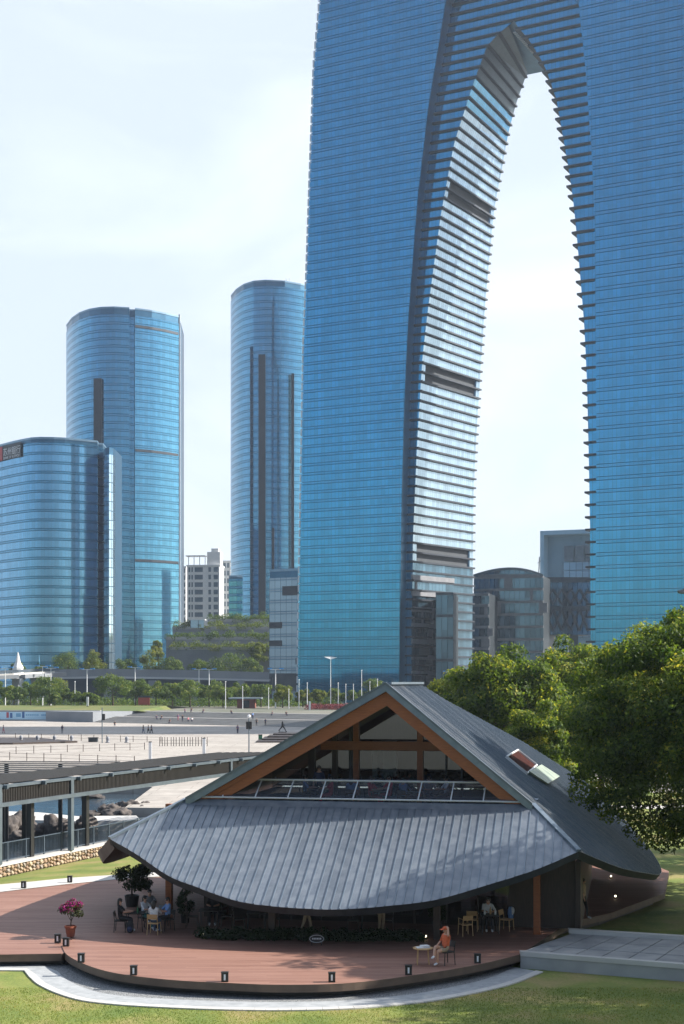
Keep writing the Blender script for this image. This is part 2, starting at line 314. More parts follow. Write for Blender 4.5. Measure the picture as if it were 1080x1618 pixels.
M['lawn_far'] = groundmat('grass_bank', (.09, .13, .03), (.13, .15, .04), (.16, .16, .05), .1, 2)
M['plaza'] = paving('plaza_paving', (.36, .33, .30), (.40, .37, .34), (.43, .40, .37), .05, .7, .8, .02)
M['ground'] = groundmat('ground', (.12, .13, .10), (.16, .16, .13), (.2, .19, .16), .02, .3)
M['step'] = pm('granite_steps', (.30, .29, .28), (.36, .35, .34), .3, .8)
M['hair'] = pm('hair', (.012, .010, .009), (.02, .016, .014), 20, .5)
M['skin'] = pm('skin', (.52, .30, .21), (.46, .26, .18), 10, .5)
def cloth(n, c): 
    if ('cl_' + n) not in M: M['cl_' + n] = pm('cloth_' + n, c, tuple(x * .8 for x in c), 12, .85)
    return M['cl_' + n]
CL = dict(white=(.72, .74, .78), black=(.02, .02, .024), navy=(.03, .04, .09), blue=(.18, .32, .62), red=(.62, .05, .07), orange=(.62, .13, .05), grey=(.2, .21, .23),
          khaki=(.38, .30, .22), purple=(.16, .11, .2), teal=(.05, .22, .24), denim=(.07, .11, .2), pink=(.55, .2, .25))
def CLM(n): return cloth(n, CL[n])

# ================================================================== THE SETTING: ground, plaza, pond, steps
def struct(name, mb, m, parent=None):
    o = mb.build(name, m, parent)
    if parent is None: o['kind'] = 'structure'
    return o
FARZ = 2.6
def sheet(name, poly, z, m):
    b = MB(); b.add([(p[0], p[1], z) for p in poly], [tuple(range(len(poly)))]); return struct(name, b, m)
g_step0 = gnd(-160, 1136.5); 
S1 = gnd(480, 1149); S0 = gnd(155, 1141.5)                    # foot of the granite steps
step_dir = (S1 - S0).normalized(); step_back = Vector((-step_dir.y, step_dir.x, 0))
SR = S1 + step_dir * 170
# far ground behind the steps
FB = [S0 + step_back * 21.5 - step_dir * 160, SR + step_back * 21.5]
sheet('far_ground', [(-3000, FB[0].y), (FB[0].x, FB[0].y), (FB[1].x, FB[1].y), (3000, FB[1].y), (4500, 9000), (-4500, 9000)], FARZ, M['ground'])
pond_edge = [gnd(-60, 1254), gnd(200, 1251), gnd(258, 1246)]
wl0, wl1 = gnd(-40, 1396, 0), gnd(164, 1352, 0)              # line of the rubble wall
wdir = (wl1 - wl0).normalized(); wnor = Vector((wdir.y, -wdir.x, 0))   # towards the lawn
wl2 = wl1 + wdir * 40
plz = [(-400, 150), (-45, 150), (-19, 146), (-18.2, 122), (-8, 121), (-2, 126), (60, 150), (500, 150), (500, 260), (SR.x, SR.y), (S0.x, S0.y), (S0.x - 160 * step_dir.x, S0.y - 160 * step_dir.y), (-400, 460)]
pl = MB(); pl.prism(plz, -1.6, 0.0); struct('plaza', pl, M['plaza'])
# lawn, one sheet right of the wall, running back under the trees to the plaza
wf0 = wl0 - wdir * 60
sheet('lawn', [(wf0.x, wf0.y), (wf0.x, 4), (120, 4), (400, 90), (300, 152), (60, 151), (-1.5, 126.5), (wl2.x, wl2.y), (wl0.x, wl0.y)], -.004, M['lawn'])
# pond
wat = nmat('water'); wat[2].inputs['Base Color'].default_value = (.05, .075, .10, 1); wat[2].inputs['Roughness'].default_value = .08
nzw = wat[1].nodes.new('ShaderNodeTexNoise'); nzw.inputs['Scale'].default_value = 1.3; nzw.inputs['Detail'].default_value = 4
txw = wat[1].nodes.new('ShaderNodeTexCoord'); wat[1].links.new(txw.outputs['Object'], nzw.inputs['Vector'])
bpw = wat[1].nodes.new('ShaderNodeBump'); bpw.inputs['Strength'].default_value = .5; bpw.inputs['Distance'].default_value = .08
wat[1].links.new(nzw.outputs[0], bpw.inputs['Height']); wat[1].links.new(bpw.outputs[0], wat[2].inputs['Normal']); M['water'] = wat[0]
sheet('pond_water', [(-400, 40), (-30, 40), (wl2.x + 2, wl2.y), (8, 135), (8, 152), (-400, 152)], -.75, M['water'])
cw = MB()
c_pts = [gnd(-80, 1278), gnd(0, 1282), gnd(62, 1284), gnd(122, 1290), gnd(215, 1289), gnd(222, 1296), gnd(120, 1298), gnd(50, 1296), gnd(0, 1297), gnd(-80, 1294)]
cw.prism([(p.x, p.y) for p in reversed(c_pts)], -1.4, 0.02); struct('pale_causeway', cw, M['concrete_pale'])
# granite steps, each one a part
stp = empty('granite_steps', S0, 'wide dark granite steps with a pale landing where people sit beyond the plaza', 'steps'); stp['kind'] = 'structure'
nst = 17
for k in range(nst):
    d0 = 1.0 * k + (2.6 if k > 8 else 0); dep = 1.0 + (2.6 if k == 8 else 0)
    b = MB(S0); o = S0 + step_back * d0 - step_dir * 2; h = FARZ / nst
    b.boxv((o.x, o.y, -.3), step_dir * 176, step_back * (21.5 - d0), (0, 0, .3 + h * (k + 1) - (.004 if k == nst - 1 else 0)))
    b.build('step', M['step'], stp)
# retaining wall with banner, left of the steps
rw0, rw1 = gnd(-90, 1138.5), gnd(158, 1139.4)
rwl = empty('retaining_wall', rw0, 'long grey retaining wall under the grass bank, holding a pale blue banner', 'wall')
rd = (rw1 - rw0).normalized(); rn = Vector((-rd.y, rd.x, 0))
b = MB(rw0); b.boxv(rw0 - rd * 60, rd * ((rw1 - rw0).length + 60), rn * 1.2, (0, 0, 2.75)); b.build('wall_body', M['road_conc'], rwl)
b = MB(rw0); b.boxv(rw0 - rd * 60 - rn * .15 + Vector((0, 0, 2.753)), rd * ((rw1 - rw0).length + 60), rn * 1.5, (0, 0, .12)); b.build('coping', M['concrete'], rwl)
b = MB(rw0); b.boxv(S0 - step_dir * 20 + Vector((0, 0, -.2)), step_dir * 17.99, step_back * 21.5, (0, 0, FARZ + .32)); b.build('return_wall', M['road_conc'], rwl)
bn = empty('banner', rw0 - rn * .06, 'long pale blue printed banner on the retaining wall', 'banner')
bb = bn.location; e0 = gnd(106, 1139.2); bl = (e0 - rw0).length
b = MB(bb); b.boxv(rw0 - rd * 30 - rn * .06 + Vector((0, 0, .35)), rd * (bl + 30), rn * .05, (0, 0, 2.1)); b.build('cloth', pm('banner_blue', (.38, .60, .78), (.45, .66, .82), .3, .7), bn)
for (a0, a1, z0, z1, c) in ((24, 32, .8, 1.9, 'banner_mid'), (34, 38, .5, 2.3, 'banner_deep'), (40, 62, 1.2, 1.6, 'banner_mid'), (66, 86, 1.15, 1.6, 'banner_mid'), (90, 94, .5, 2.1, 'banner_deep'), (97, 103, .8, 2.2, 'banner_teal'), (8, 12, .5, 2.2, 'banner_red'), (14, 18, .5, 2.0, 'banner_deep')):
    cc = dict(banner_mid=(.16, .38, .62), banner_deep=(.05, .14, .36), banner_teal=(.06, .36, .55), banner_red=(.4, .1, .14))[c]
    if c not in M: M[c] = pm(c, cc, tuple(x * .85 for x in cc), 4, .7)
    q0, q1 = gnd(a0, 1139), gnd(a1, 1139)
    n = 1 if a1 - a0 < 10 else 7
    for k in range(n):
        s0 = (q0 - rw0).dot(rd) + (a1 - a0) * .17 * k * 1.0; sw = ((q1 - q0).length / n) * (.72 if n > 1 else 1)
        s0 = (q0 - rw0).dot(rd) + (q1 - q0).length / n * k
        b = MB(bb); b.boxv(rw0 + rd * s0 - rn * .085 + Vector((0, 0, .35 + z0 * .9)), rd * sw, rn * .02, (0, 0, (z1 - z0) * .9)); b.build('print_block', M[c], bn)
# grass bank on top of the wall
gb = MB(); 
A0, A1 = rw0 + rn * 1.25 - rd * 60, rw1 + rn * 1.25 + rd * 10
gb.add([A0 + Vector((0, 0, 2.75)), A1 + Vector((0, 0, 2.75)), A1 + rn * 30 + Vector((0, 0, 3.7)), A0 + rn * 30 + Vector((0, 0, 3.7)), A1 + rn * 60 + Vector((0, 0, 2.7)), A0 + rn * 60 + Vector((0, 0, 2.7)), A1 + rd * 2 + Vector((0, 0, 2.55)), A1 + rd * 2 + rn * 30 + Vector((0, 0, 2.55))], [(0, 1, 2, 3), (3, 2, 4, 5), (1, 6, 7, 2)])
struct('grass_bank', gb, M['lawn_far'])
# low timber platform left on the plaza
tp = MB(); q = [gnd(-60, 1167), gnd(60, 1168), gnd(122, 1173.5), gnd(20, 1176.5), gnd(-60, 1177)]
tp.prism([(p.x, p.y) for p in reversed(q)], 0.004, .3); struct('timber_platform', tp, M['timber_dark'])

# ================================================================== THE ARCHED SKYSCRAPER
GD0 = 567.0; GA = R(28.0)
GU = Vector((math.cos(GA), -math.sin(GA), 0)); GV = Vector((math.sin(GA), math.cos(GA), 0))
GP = Vector((0, GD0, 0)); GN = GV.copy(); REC = 6.0
def gpx(px, py, v=0.0):
    p = onp(px, py, GP + GV * v, GN); d = p - GP; return d.dot(GU), p.z
def gw(u, v, z): return GP + GU * u + GV * v + Vector((0, 0, z))
def ztab(pix, v): return sorted([(z, u) for u, z in (gpx(x, y, v) for x, y in pix)])
T_out = ztab([(505, 0), (495, 113), (489, 282), (482, 486), (479, 556), (475, 782), (471, 1000), (470, 1090)], 0)
T_A1L = ztab([(704, 0), (693, 68), (676, 170), (659, 316), (645, 497), (639, 613), (634, 782), (631, 1000), (630, 1090)], 0)
T_A1R = ztab([(913, 0), (925, 113), (934, 237), (939, 339), (940, 480), (942, 726), (940, 1000), (940, 1090)], 0)
T_A2L = ztab([(812, 38), (795, 45), (769, 73), (747, 133), (717, 226), (696, 339), (676, 486), (667, 564), (659, 693), (652, 850), (650, 1000), (650, 1090)], REC)
T_A2R = ztab([(812, 37.9), (831, 56), (848, 83), (858, 100), (866, 119), (879, 158), (891, 226), (899, 271), (906, 322), (911, 373), (920, 480), (923, 517), (927, 602), (930, 726), (932, 839), (933, 1000), (933, 1090)], REC)
VB = REC + 42.0
T_BKL = ztab([(872, 78), (846, 93), (831, 119), (815, 164), (803, 209), (792, 271), (781, 328), (772, 418), (766, 486), (763, 528), (758, 602), (752, 698), (748, 782), (747, 895), (746, 1000), (746, 1090)], VB)
ZT = 306.0; zA2 = gpx(812, 37.9, REC)[1]
uc = (lerp(T_A1L, 20) + lerp(T_A1R, 20)) / 2
zA1 = zA2 + 26
T_A1L = [t for t in T_A1L] + [(zA1 - 8, uc - 16), (zA1, uc)]; T_A1R = [t for t in T_A1R] + [(zA1 - 8, uc + 16), (zA1, uc)]
T_outR = [(z, 2 * uc - u) for z, u in T_out]
gate = empty('arched_skyscraper', gw(uc, 24, FARZ), 'giant blue glass skyscraper with two legs joined by a tall pointed arch', 'skyscraper')
go = gate.location
z0 = FARZ; FL = 3.62
zsL = [z0 + k * FL for k in range(int((ZT - z0) / FL) + 1)]           # the left leg and the top share one storey height
zsw = min(zsL, key=lambda z: abs(z - 189)); nR = int(round((zsw - z0) / 4.45))
zsR = [z0 + (zsw - z0) * k / nR for k in range(nR)] + [z for z in zsL if z >= zsw - .01]   # the right leg has taller lower storeys
core = MB(go); mechz = [gpx(700, y, REC)[1] for y in (302, 584, 866)]
def gstrip(name, m, ua0, ub0, ua1, ub1, za, zb, v):
    if ub0 - ua0 < .3: return
    b = MB(go); b.quad(gw(ua0, v, za), gw(ub0, v, za), gw(ub1, v, zb), gw(ua1, v, zb), [(ua0, za - z0), (ub0, za - z0), (ub1, zb - z0), (ua1, zb - z0)])
    b.build(name, m, gate)
def slab(ua0, ub0, ua1, ub1, va, vb, za, zb, kb0=None, kb1=None):
    kb0 = ub0 if kb0 is None else kb0; kb1 = ub1 if kb1 is None else kb1
    core.add([gw(ua0, va, za), gw(ub0, va, za), gw(kb0, vb, za), gw(ua0, vb, za), gw(ua1, va, zb), gw(ub1, va, zb), gw(kb1, vb, zb), gw(ua1, vb, zb)],
             [(3, 2, 1, 0), (4, 5, 6, 7), (0, 1, 5, 4), (1, 2, 6, 5), (2, 3, 7, 6), (3, 0, 4, 7)])
LT, LP = .72, .85
for side, zs in (('L', zsL), ('R', zsR)):
    for za, zb in zip(zs, zs[1:]):
        fh = zb - za; zm = za + fh * .72; left = side == 'L'
        for (p, q, nm, mm) in ((za + .11, zm - .11, 'glass_band', 'glass_gate'), (zm + .11, zb - .11, 'spandrel_band', 'glass_gate_sp')):
            if za < zA1 - FL * .5:
                if left: gstrip(nm, M[mm], lerp(T_out, p), lerp(T_A1L, min(p, zA1)), lerp(T_out, q), lerp(T_A1L, min(q, zA1)), p, q, 0)
                else: gstrip(nm, M[mm], lerp(T_A1R, min(p, zA1)), lerp(T_outR, p), lerp(T_A1R, min(q, zA1)), lerp(T_outR, q), p, q, 0)
            elif left: gstrip(nm, M[mm], lerp(T_out, p), lerp(T_outR, p), lerp(T_out, q), lerp(T_outR, q), p, q, 0)
        # recessed curtain wall between the two arches, with its ledges
        p, q = za + .1, zb - .1
        if za < zA1 - 1:
            qq = min(q, zA1 - .2); zl = za - LT / 2
            if za < zA2 - 1:
                qa = min(q, zA2)
                if left: gstrip('recessed_glass_band', M['glass_gate'], lerp(T_A1L, p) - 1, lerp(T_A2L, p), lerp(T_A1L, qq) - 1, lerp(T_A2L, qa), p, qq, REC)
                else: gstrip('recessed_glass_band', M['glass_gate'], lerp(T_A2R, p), lerp(T_A1R, p) + 1, lerp(T_A2R, qa), lerp(T_A1R, qq) + 1, p, qq, REC)
            elif left: gstrip('recessed_glass_band', M['glass_gate'], lerp(T_A1L, p) - 1, lerp(T_A1R, p) + 1, lerp(T_A1L, qq) - 1, lerp(T_A1R, qq) + 1, p, qq, REC)
            b = MB(go)
            if za < zA2 - 2 and left:
                u0, u1 = lerp(T_A1L, za) - .5, lerp(T_A2L, za); ub = lerp(T_BKL, za) if za < T_BKL[-1][0] else None
                b.boxv(gw(u0, REC - LP, zl), GU * (u1 + 1.0 - u0), GV * LP, (0, 0, LT))
                if ub is not None:
                    p0, p1 = gw(u1 - .3, REC + .002, zl), gw(ub - .3, VB, zl); b.boxv(p0, GU * 1.3, p1 - p0, (0, 0, LT * .9))
                b.build('ledge', M['ledge'], gate)
            elif za < zA2 - 2:
                u0, u1 = lerp(T_A2R, za), lerp(T_A1R, za) + .5
                b.boxv(gw(u0 - 1.6, REC - LP, zl), GU * (u1 - u0 + 1.6), GV * LP, (0, 0, LT)); b.boxv(gw(u0 - 1.6, REC + .002, zl), GU * 1.9, GV * 42, (0, 0, LT * .9)); b.build('ledge', M['ledge'], gate)
            elif left and za < zA1 - 6:
                b.boxv(gw(lerp(T_A1L, za), REC - LP, zl), GU * (lerp(T_A1R, za) - lerp(T_A1L, za)), GV * LP, (0, 0, LT)); b.build('ledge', M['ledge'], gate)
        # inner faces of the two legs
        if za < zA2 - 1.5:
            zz = min(zb, zA2 - .3)
            if left:
                f0, f1 = lerp(T_A2L, za + .1), lerp(T_A2L, zz - .1); k0, k1 = lerp(T_BKL, za + .1), lerp(T_BKL, zz - .1)
                if any(za < mz + 2.6 and zb > mz - 2.6 for mz in mechz):
                    for (c0, c1, nm, mm, ins) in ((0, .06, 'inner_glass_band', 'glass_inner', 0), (.06, .94, 'louvre_panel', 'louvre', .8), (.94, 1, 'inner_glass_band', 'glass_inner', 0)):
                        b = MB(go); a0, a1 = f0 + (k0 - f0) * c0, f0 + (k0 - f0) * c1; d0, d1 = f1 + (k1 - f1) * c0, f1 + (k1 - f1) * c1; va_, vb = REC + 42 * c0, REC + 42 * c1
                        b.quad(gw(a0 - ins, va_, za), gw(a1 - ins, vb, za), gw(d1 - ins, vb, zz), gw(d0 - ins, va_, zz), [(va_, za), (vb, za), (vb, zz), (va_, zz)]); b.build(nm, M[mm], gate)
                else:
                    b = MB(go); b.quad(gw(f0, REC, za + .1), gw(k0, VB, za + .1), gw(k1, VB, zz - .1), gw(f1, REC, zz - .1), [(0, za - z0), (42, za - z0), (42, zz - z0), (0, zz - z0)])
                    b.build('inner_glass_band', M['glass_podium'] if za < 62 else M['glass_inner'] if za < zA2 - 30 else M['glass_tower'] if za < zA2 - 17 else M['crown_dark'], gate)
            else:
                f0, f1 = lerp(T_A2R, za + .1), lerp(T_A2R, zz - .1)
                b = MB(go); b.quad(gw(f0, VB, za + .1), gw(f0, REC, za + .1), gw(f1, REC, zz - .1), gw(f1, VB, zz - .1), [(0, za), (42, za), (42, zz), (0, zz)]); b.build('inner_glass_band', M['glass_inner'] if za < zA2 - 17 else M['crown_dark'], gate)
        # the dark structure behind the glass
        oa, ob, ra, rb = lerp(T_out, za) + .3, lerp(T_out, zb) + .3, lerp(T_outR, za) - .3, lerp(T_outR, zb) - .3; zq = min(zb, zA1); zq2 = min(zb, zA2 - .5)
        if za < zA1 - 2:
            if left: slab(oa, lerp(T_A1L, za) - .05, ob, lerp(T_A1L, zq) - .05, .35, REC + .3, za, zb)
            else: slab(lerp(T_A1R, za) + .05, ra, lerp(T_A1R, zq) + .05, rb, .35, REC + .3, za, zb)
        elif left: slab(oa, ra, ob, rb, .35, REC + .3, za, zb)
        if za < zA2 - 2:
            if left: slab(oa, lerp(T_A2L, za) - .9, ob, lerp(T_A2L, zq2) - .9, REC + .35, VB + .3, za, zb, lerp(T_BKL, za) - .9, lerp(T_BKL, zq2) - .9)
            else: slab(lerp(T_A2R, za) + .6, ra, lerp(T_A2R, zq2) + .6, rb, REC + .35, VB + 6, za, zb)
        elif left: slab(oa, ra, ob, rb, REC + .35, VB + 6, za, zb)
core.build('dark_structure', M['core'], gate)
# lit corner fins at the outer left edge, pale bars at the arch crown
b = MB(go)
for za in zsL: b.boxv(gw(lerp(T_out, za) - .7, .2, za + .3), GU * .7, GV * .5, (0, 0, FL - .8))
o = b.build('corner_fins', M['white_metal'], gate); o['kind'] = 'stuff'
b = MB(go)
for k in range(26): b.boxv(gw(lerp(T_A2L, zA2 - 2) + 4.5, REC + 2 + k * 1.5, zA2 - 2.2), GU * 1.2, GV * .7, (0, 0, .3))
o = b.build('soffit_lights', M['pale_panel'], gate); o['kind'] = 'stuff'

# ================================================================== OTHER TOWERS
def band_tower(name, label, plan, ztop, fh, mg, ms, zbase=FARZ, back=40, split=.7, gap=.12, roofz=None, cat='skyscraper', zt=None):
    """plan: world points left to right along the visible front; a band of glass and a spandrel per storey"""
    plan = [Vector((p[0], p[1], 0)) for p in plan]; cx = sum(p.x for p in plan) / len(plan); cy = sum(p.y for p in plan) / len(plan) + back / 2
    t = empty(name, (cx, cy, zbase), label, cat); o = t.location
    ln = [0]
    for a, b in zip(plan, plan[1:]): ln.append(ln[-1] + (b - a).length)
    n = int((ztop - zbase) / fh)
    for k in range(n):
        za = zbase + k * fh; zm = za + fh * split
        for (p, q, nm, mm) in ((za + gap, zm - gap, 'glass_band', mg), (zm + gap, za + fh - gap, 'spandrel_band', ms)):
            b = MB(o); vs = []; uv = []
            for i, pt in enumerate(plan): vs += [(pt.x, pt.y, p), (pt.x, pt.y, q)]; uv += [(ln[i], p - zbase), (ln[i], q - zbase)]
            b.add(vs, [(2 * i, 2 * i + 2, 2 * i + 3, 2 * i + 1) for i in range(len(plan) - 1)], uv); b.build(nm, mm, t, smooth=True).data.set_sharp_from_angle(angle=R(32))
    b = MB(o); ce = Vector((cx, cy, 0)); ins = [p + (ce - p).normalized() * .35 for p in plan]
    bk = [plan[-1] + Vector((0, back, 0)) + (plan[-1] - plan[0]).normalized() * -2, plan[0] + Vector((0, back, 0)) + (plan[-1] - plan[0]).normalized() * 2]
    b.prism([(p.x, p.y) for p in ins] + [(p.x, p.y) for p in bk], zbase, ztop - .1); b.build('dark_structure', M['core'], t)
    b = MB(o); prm = [p + (ce - p).normalized() * .1 for p in plan]
    b.prism([(p.x, p.y) for p in prm] + [(p.x, p.y) for p in bk], ztop - .09, ztop + .8); b.build('roof_parapet', M['roof_cap'], t)
    return t
def P2(px, Y): return ((px - 540) / F * Y, Y)
def slot(t, px0, px1, Y, ytop, ybot, m, name='dark_slot', dep=.3):
    p0, p1 = at(px0, ytop, Y), at(px1, ytop, Y); zb = at(px0, ybot, Y).z
    b = MB(t.location); b.boxv((p0.x, p0.y - dep, zb), Vector((p1.x - p0.x, 0, 0)), (0, dep + 1.5, 0), (0, 0, p0.z - zb)); return b.build(name, m, t)
DA = 800.0; zA = CH + (1078 - 487) / F * DA
sA = [P2(104, DA + 40), P2(112, DA + 24), P2(124, DA + 12), P2(140, DA + 4), P2(158, DA), P2(180, DA - 1), P2(204, DA + 1), P2(204.5, DA + 5), P2(212.5, DA + 5.5), P2(213, DA + 2), P2(240, DA + 7), P2(262, DA + 13), P2(282, DA + 20), P2(283.5, DA + 24)]
tA = band_tower('office_tower', 'tall blue glass tower with rounded left side and a vertical dark groove', sA, zA, 4.2, M['glass_tower'], M['glass_tower_sp'])
slot(tA, 147.5, 160, DA - 1.5, 598, 1040, M['ledge'])
for y0, y1 in ((513, 517), (709, 713), (883, 887)):
    b = MB(tA.location); q = [at(213.5, y0, DA + 1.5), at(240, y0, DA + 6.5), at(262, y0, DA + 12.5), at(281.5, y0, DA + 19.5)]; h = (y1 - y0) / F * DA
    for i in range(3): b.boxv(Vector((q[i].x, q[i].y, q[0].z - h)), Vector((q[i + 1].x - q[i].x, q[i + 1].y - q[i].y, 0)), (0, 1.2, 0), (0, 0, h))
    b.build('plant_floor', M['ledge'], tA)
b = MB(tA.location); b.bar(at(283, 497, DA + 22), at(283, 1010, DA + 22), .9); b.build('corner_fin', M['white_metal'], tA)
DB = 850.0; zB = CH + (1078 - 444) / F * DB
sB = [P2(364, DB + 34), P2(372, DB + 20), P2(384, DB + 9), P2(400, DB + 2), P2(420, DB), P2(450, DB + 2), P2(475, DB + 8), P2(500, DB + 16)]
tB = band_tower('office_tower', 'blue glass tower with curved roofline standing close behind the arched skyscraper', sB, zB, 4.2, M['glass_tower'], M['glass_tower_sp'])
slot(tB, 408, 419, DB - 1, 560, 1000, M['ledge']); slot(tB, 460, 464.5, DB + 2, 590, 900, M['ledge']); slot(tB, 429.5, 433, DB - 1, 834, 900, M['ledge'])
b = MB(tB.location)
for x in (430, 452, 457): b.tube([at(x, 446, DB + 12), at(x, 440, DB + 12)], .25, 5)
b.build('roof_mast', M['white_metal'], tB)
band_tower('office_tower', 'blue glass office tower added unseen outside the right frame edge to shade the plaza', [(178, 322), (190, 313), (215, 311), (240, 316)], 235, 4.2, M['glass_tower'], M['glass_tower_sp'], back=40)  # added out of view to cast the shadow band on the plaza
tl = band_tower('office_block', 'slim teal glass block at the foot of the curved-roof tower', [P2(361, 700), P2(374, 699), P2(383, 700)], CH + (1078 - 912) / F * 700, 3.6, M['glass_teal'], M['glass_tower_sp'], back=20, cat='building')
DC = 640.0; zC = CH + (1078 - 693) / F * DC
sC = [P2(-120, DC + 92), P2(-40, DC + 40), P2(0, DC + 20), P2(20, DC + 11), P2(35, DC + 5.5), P2(48, DC + 1.5), P2(62, DC), P2(85, DC + .5), P2(103, DC + 2), P2(130, DC + 6), P2(154, DC + 10), P2(156, DC + 16), P2(163, DC + 17)]
tC = band_tower('office_building', 'broad blue glass office building with rounded corner and a red roof sign', sC, zC, 4.2, M['glass_low'], M['glass_tower_sp'], split=.76)
fin = [P2(163, DC + 13), P2(166, DC + 8), P2(172, DC + 6), P2(178, DC + 8), P2(181.5, DC + 13)]
fo = tC.location; zF = CH + (1078 - 703) / F * DC
for k in range(int((zF - FARZ) / 4.2)):
    b = MB(fo); vs = []; uv = []; s = 0
    for i, p in enumerate(fin): vs += [(p[0], p[1], FARZ + 4.2 * k + .15), (p[0], p[1], FARZ + 4.2 * k + 4.05)]; uv += [(i * 1.1, 4.2 * k), (i * 1.1, 4.2 * k + 3.9)]
    b.add(vs, [(2 * i, 2 * i + 2, 2 * i + 3, 2 * i + 1) for i in range(4)], uv); b.build('corner_glass', M['glass_fin'], tC)
b = MB(fo); b.prism([(p[0], p[1] + .4) for p in fin] + [(fin[-1][0], fin[-1][1] + 20), (fin[0][0], fin[0][1] + 20)], FARZ, zF); b.build('corner_core', M['core'], tC)
# roof sign: red emblem and four characters on the left flank
sg = empty('roof_sign', at(16, 716, DC + 11), 'red emblem and pale Chinese bank lettering at the top of the broad office building', 'sign')
def sgn_at(px, py):        # on the left flank plane
    a, c = Vector((*P2(0, DC + 19.2), 0)), Vector((*P2(35, DC + 4.7), 0)); n = Vector((-(c - a).y, (c - a).x, 0)).normalized(); return onp(px, py, a, n)
sdir = (sgn_at(35, 716) - sgn_at(0, 716)); sdir.z = 0; sdir.normalize(); sn = Vector((sdir.y, -sdir.x, 0))
def sign_panel(x0, x1, yt, yb, m, nm, thick=.3):
    a = sgn_at(x0, yb); c = sgn_at(x1, yb); zt = sgn_at(x0, yt).z; c = a + sdir * (c - a).dot(sdir)
    b = MB(sg.location); b.boxv(a + sn * .02, c - a, sn * thick, (0, 0, zt - a.z)); return b.build(nm, m, sg)
sign_panel(4.5, 33.5, 705, 728, M['frame_dark'], 'sign_board', .25)
sign_panel(-6, 4, 708, 730, pm('sign_red', (.55, .04, .05), (.48, .03, .04), 1, .5), 'emblem', .35)
def text_mesh(txt, size, name, mat, parent, origin, xdir, ydir, ext=.02, al='LEFT'):
    cu = bpy.data.curves.new('lettering', 'FONT'); cu.body = txt; cu.size = size; cu.extrude = ext; cu.align_x = al
    ob = bpy.data.objects.new('lettering', cu); C.objects.link(ob)
    dg = bpy.context.evaluated_depsgraph_get(); me = bpy.data.meshes.new_from_object(ob.evaluated_get(dg)); bpy.data.objects.remove(ob)
    zd = Vector(xdir).cross(Vector(ydir)); o3 = Vector(origin) - Vector(parent.location)
    me.transform(Matrix(((xdir[0], ydir[0], zd[0], o3[0]), (xdir[1], ydir[1], zd[1], o3[1]), (xdir[2], ydir[2], zd[2], o3[2]), (0, 0, 0, 1))))
    me.materials.clear(); me.materials.append(mat); o = bpy.data.objects.new(name, me); C.objects.link(o); o.parent = parent; return o
M['sign_white'] = pm('sign_white', (.72, .74, .78), (.66, .68, .72), 3, .5)
sw = (sgn_at(33, 716) - sgn_at(5, 716)).dot(sdir)
try:
    text_mesh('苏州银行', sw / 4.1, 'characters', M['sign_white'], sg, sgn_at(5.4, 720.5) + sn * .3, sdir, Vector((0, 0, 1)), .05)
    text_mesh('BANK OF SUZHOU', sw / 9.4, 'latin_letters', M['sign_white'], sg, sgn_at(6, 726.5) + sn * .3, sdir, Vector((0, 0, 1)), .05)
except Exception as ex: print('sign', ex)

# white apartment blocks
def apartment(label, px0, px1, ytop, Y, yaw, dep, cols, rows, side, roof=False):
    p0 = at(px0, ytop, Y); p1 = at(px1, ytop, Y); W = (p1.x - p0.x) / math.cos(yaw); ex = Vector((math.cos(yaw), math.sin(yaw), 0)); ey = Vector((-math.sin(yaw), math.cos(yaw), 0))
    zt = p0.z; o = Vector((p0.x, p0.y, FARZ)); t = empty('apartment_block', o, label, 'apartment building')
    b = MB(o); b.boxv(o, ex * W, ey * dep, (0, 0, zt - FARZ)); b.build('wall', M['white_wall'], t)
    b = MB(o); b.boxv(o + ex * -.4 - ey * .4 + Vector((0, 0, zt - FARZ + .01)), ex * (W + .8), ey * (dep + .8), (0, 0, 1.0)); b.build('parapet', M['white_wall'], t)
    fh = (zt - FARZ) / rows
    wm = {}
    for (c, wd, kind) in cols:
        key = round(wd, 2)
        if key not in wm:
            q = MB(); q.boxv((0, 0, 0), ex * wd, ey * .35, (0, 0, fh * .62)); wm[key] = q.mesh('window', M['win_dark'])
            q = MB(); q.boxv((0, 0, -.25), ex * (wd + .3), ey * .5, (0, 0, .22)); wm[(key, 's')] = q.mesh('sill', M['white_wall'])
        for r_ in range(rows):
            w_ = inst('window', wm[key], t, Vector((0, 0, 0)) + ex * (c * W) - ey * .12 + Vector((0, 0, r_ * fh + fh * .25)))
            inst('sill', wm[(key, 's')], w_, -ex * .15 - ey * .3)
    if side:
        q = MB(); q.boxv((0, 0, 0), ex * .3, ey * 2.2, (0, 0, fh * .6)); me = q.mesh('window', M['win_dark'])
        for s in side:
            for r_ in range(rows): inst('window', me, t, ex * (W - .18) + ey * (s * dep) + Vector((0, 0, r_ * fh + fh * .25)))
    if roof:
        b = MB(o); zz = zt + 1.0
        for k in range(4): b.bar(o + ex * (W * .04 + k * W * .17) + ey * 1 + Vector((0, 0, zz - FARZ)), o + ex * (W * .04 + k * W * .17) + ey * 1 + Vector((0, 0, zz - FARZ + 6)), .5)
        b.boxv(o + ex * -1 + Vector((0, 0, zz - FARZ + 6)), ex * (W * .62), ey * 8, (0, 0, .6)); b.build('roof_frame', M['white_wall'], t)
        b = MB(o); b.boxv(o + ex * (W * .6) + ey * 2 + Vector((0, 0, zt - FARZ + 1.02)), ex * (W * .4), ey * 9, (0, 0, 9)); b.boxv(o + ex * (W * .72) + ey * 3 + Vector((0, 0, zt - FARZ + 10.03)), ex * (W * .22), ey * 6, (0, 0, 2.4)); b.build('roof_house', M['white_wall'], t)
    return t
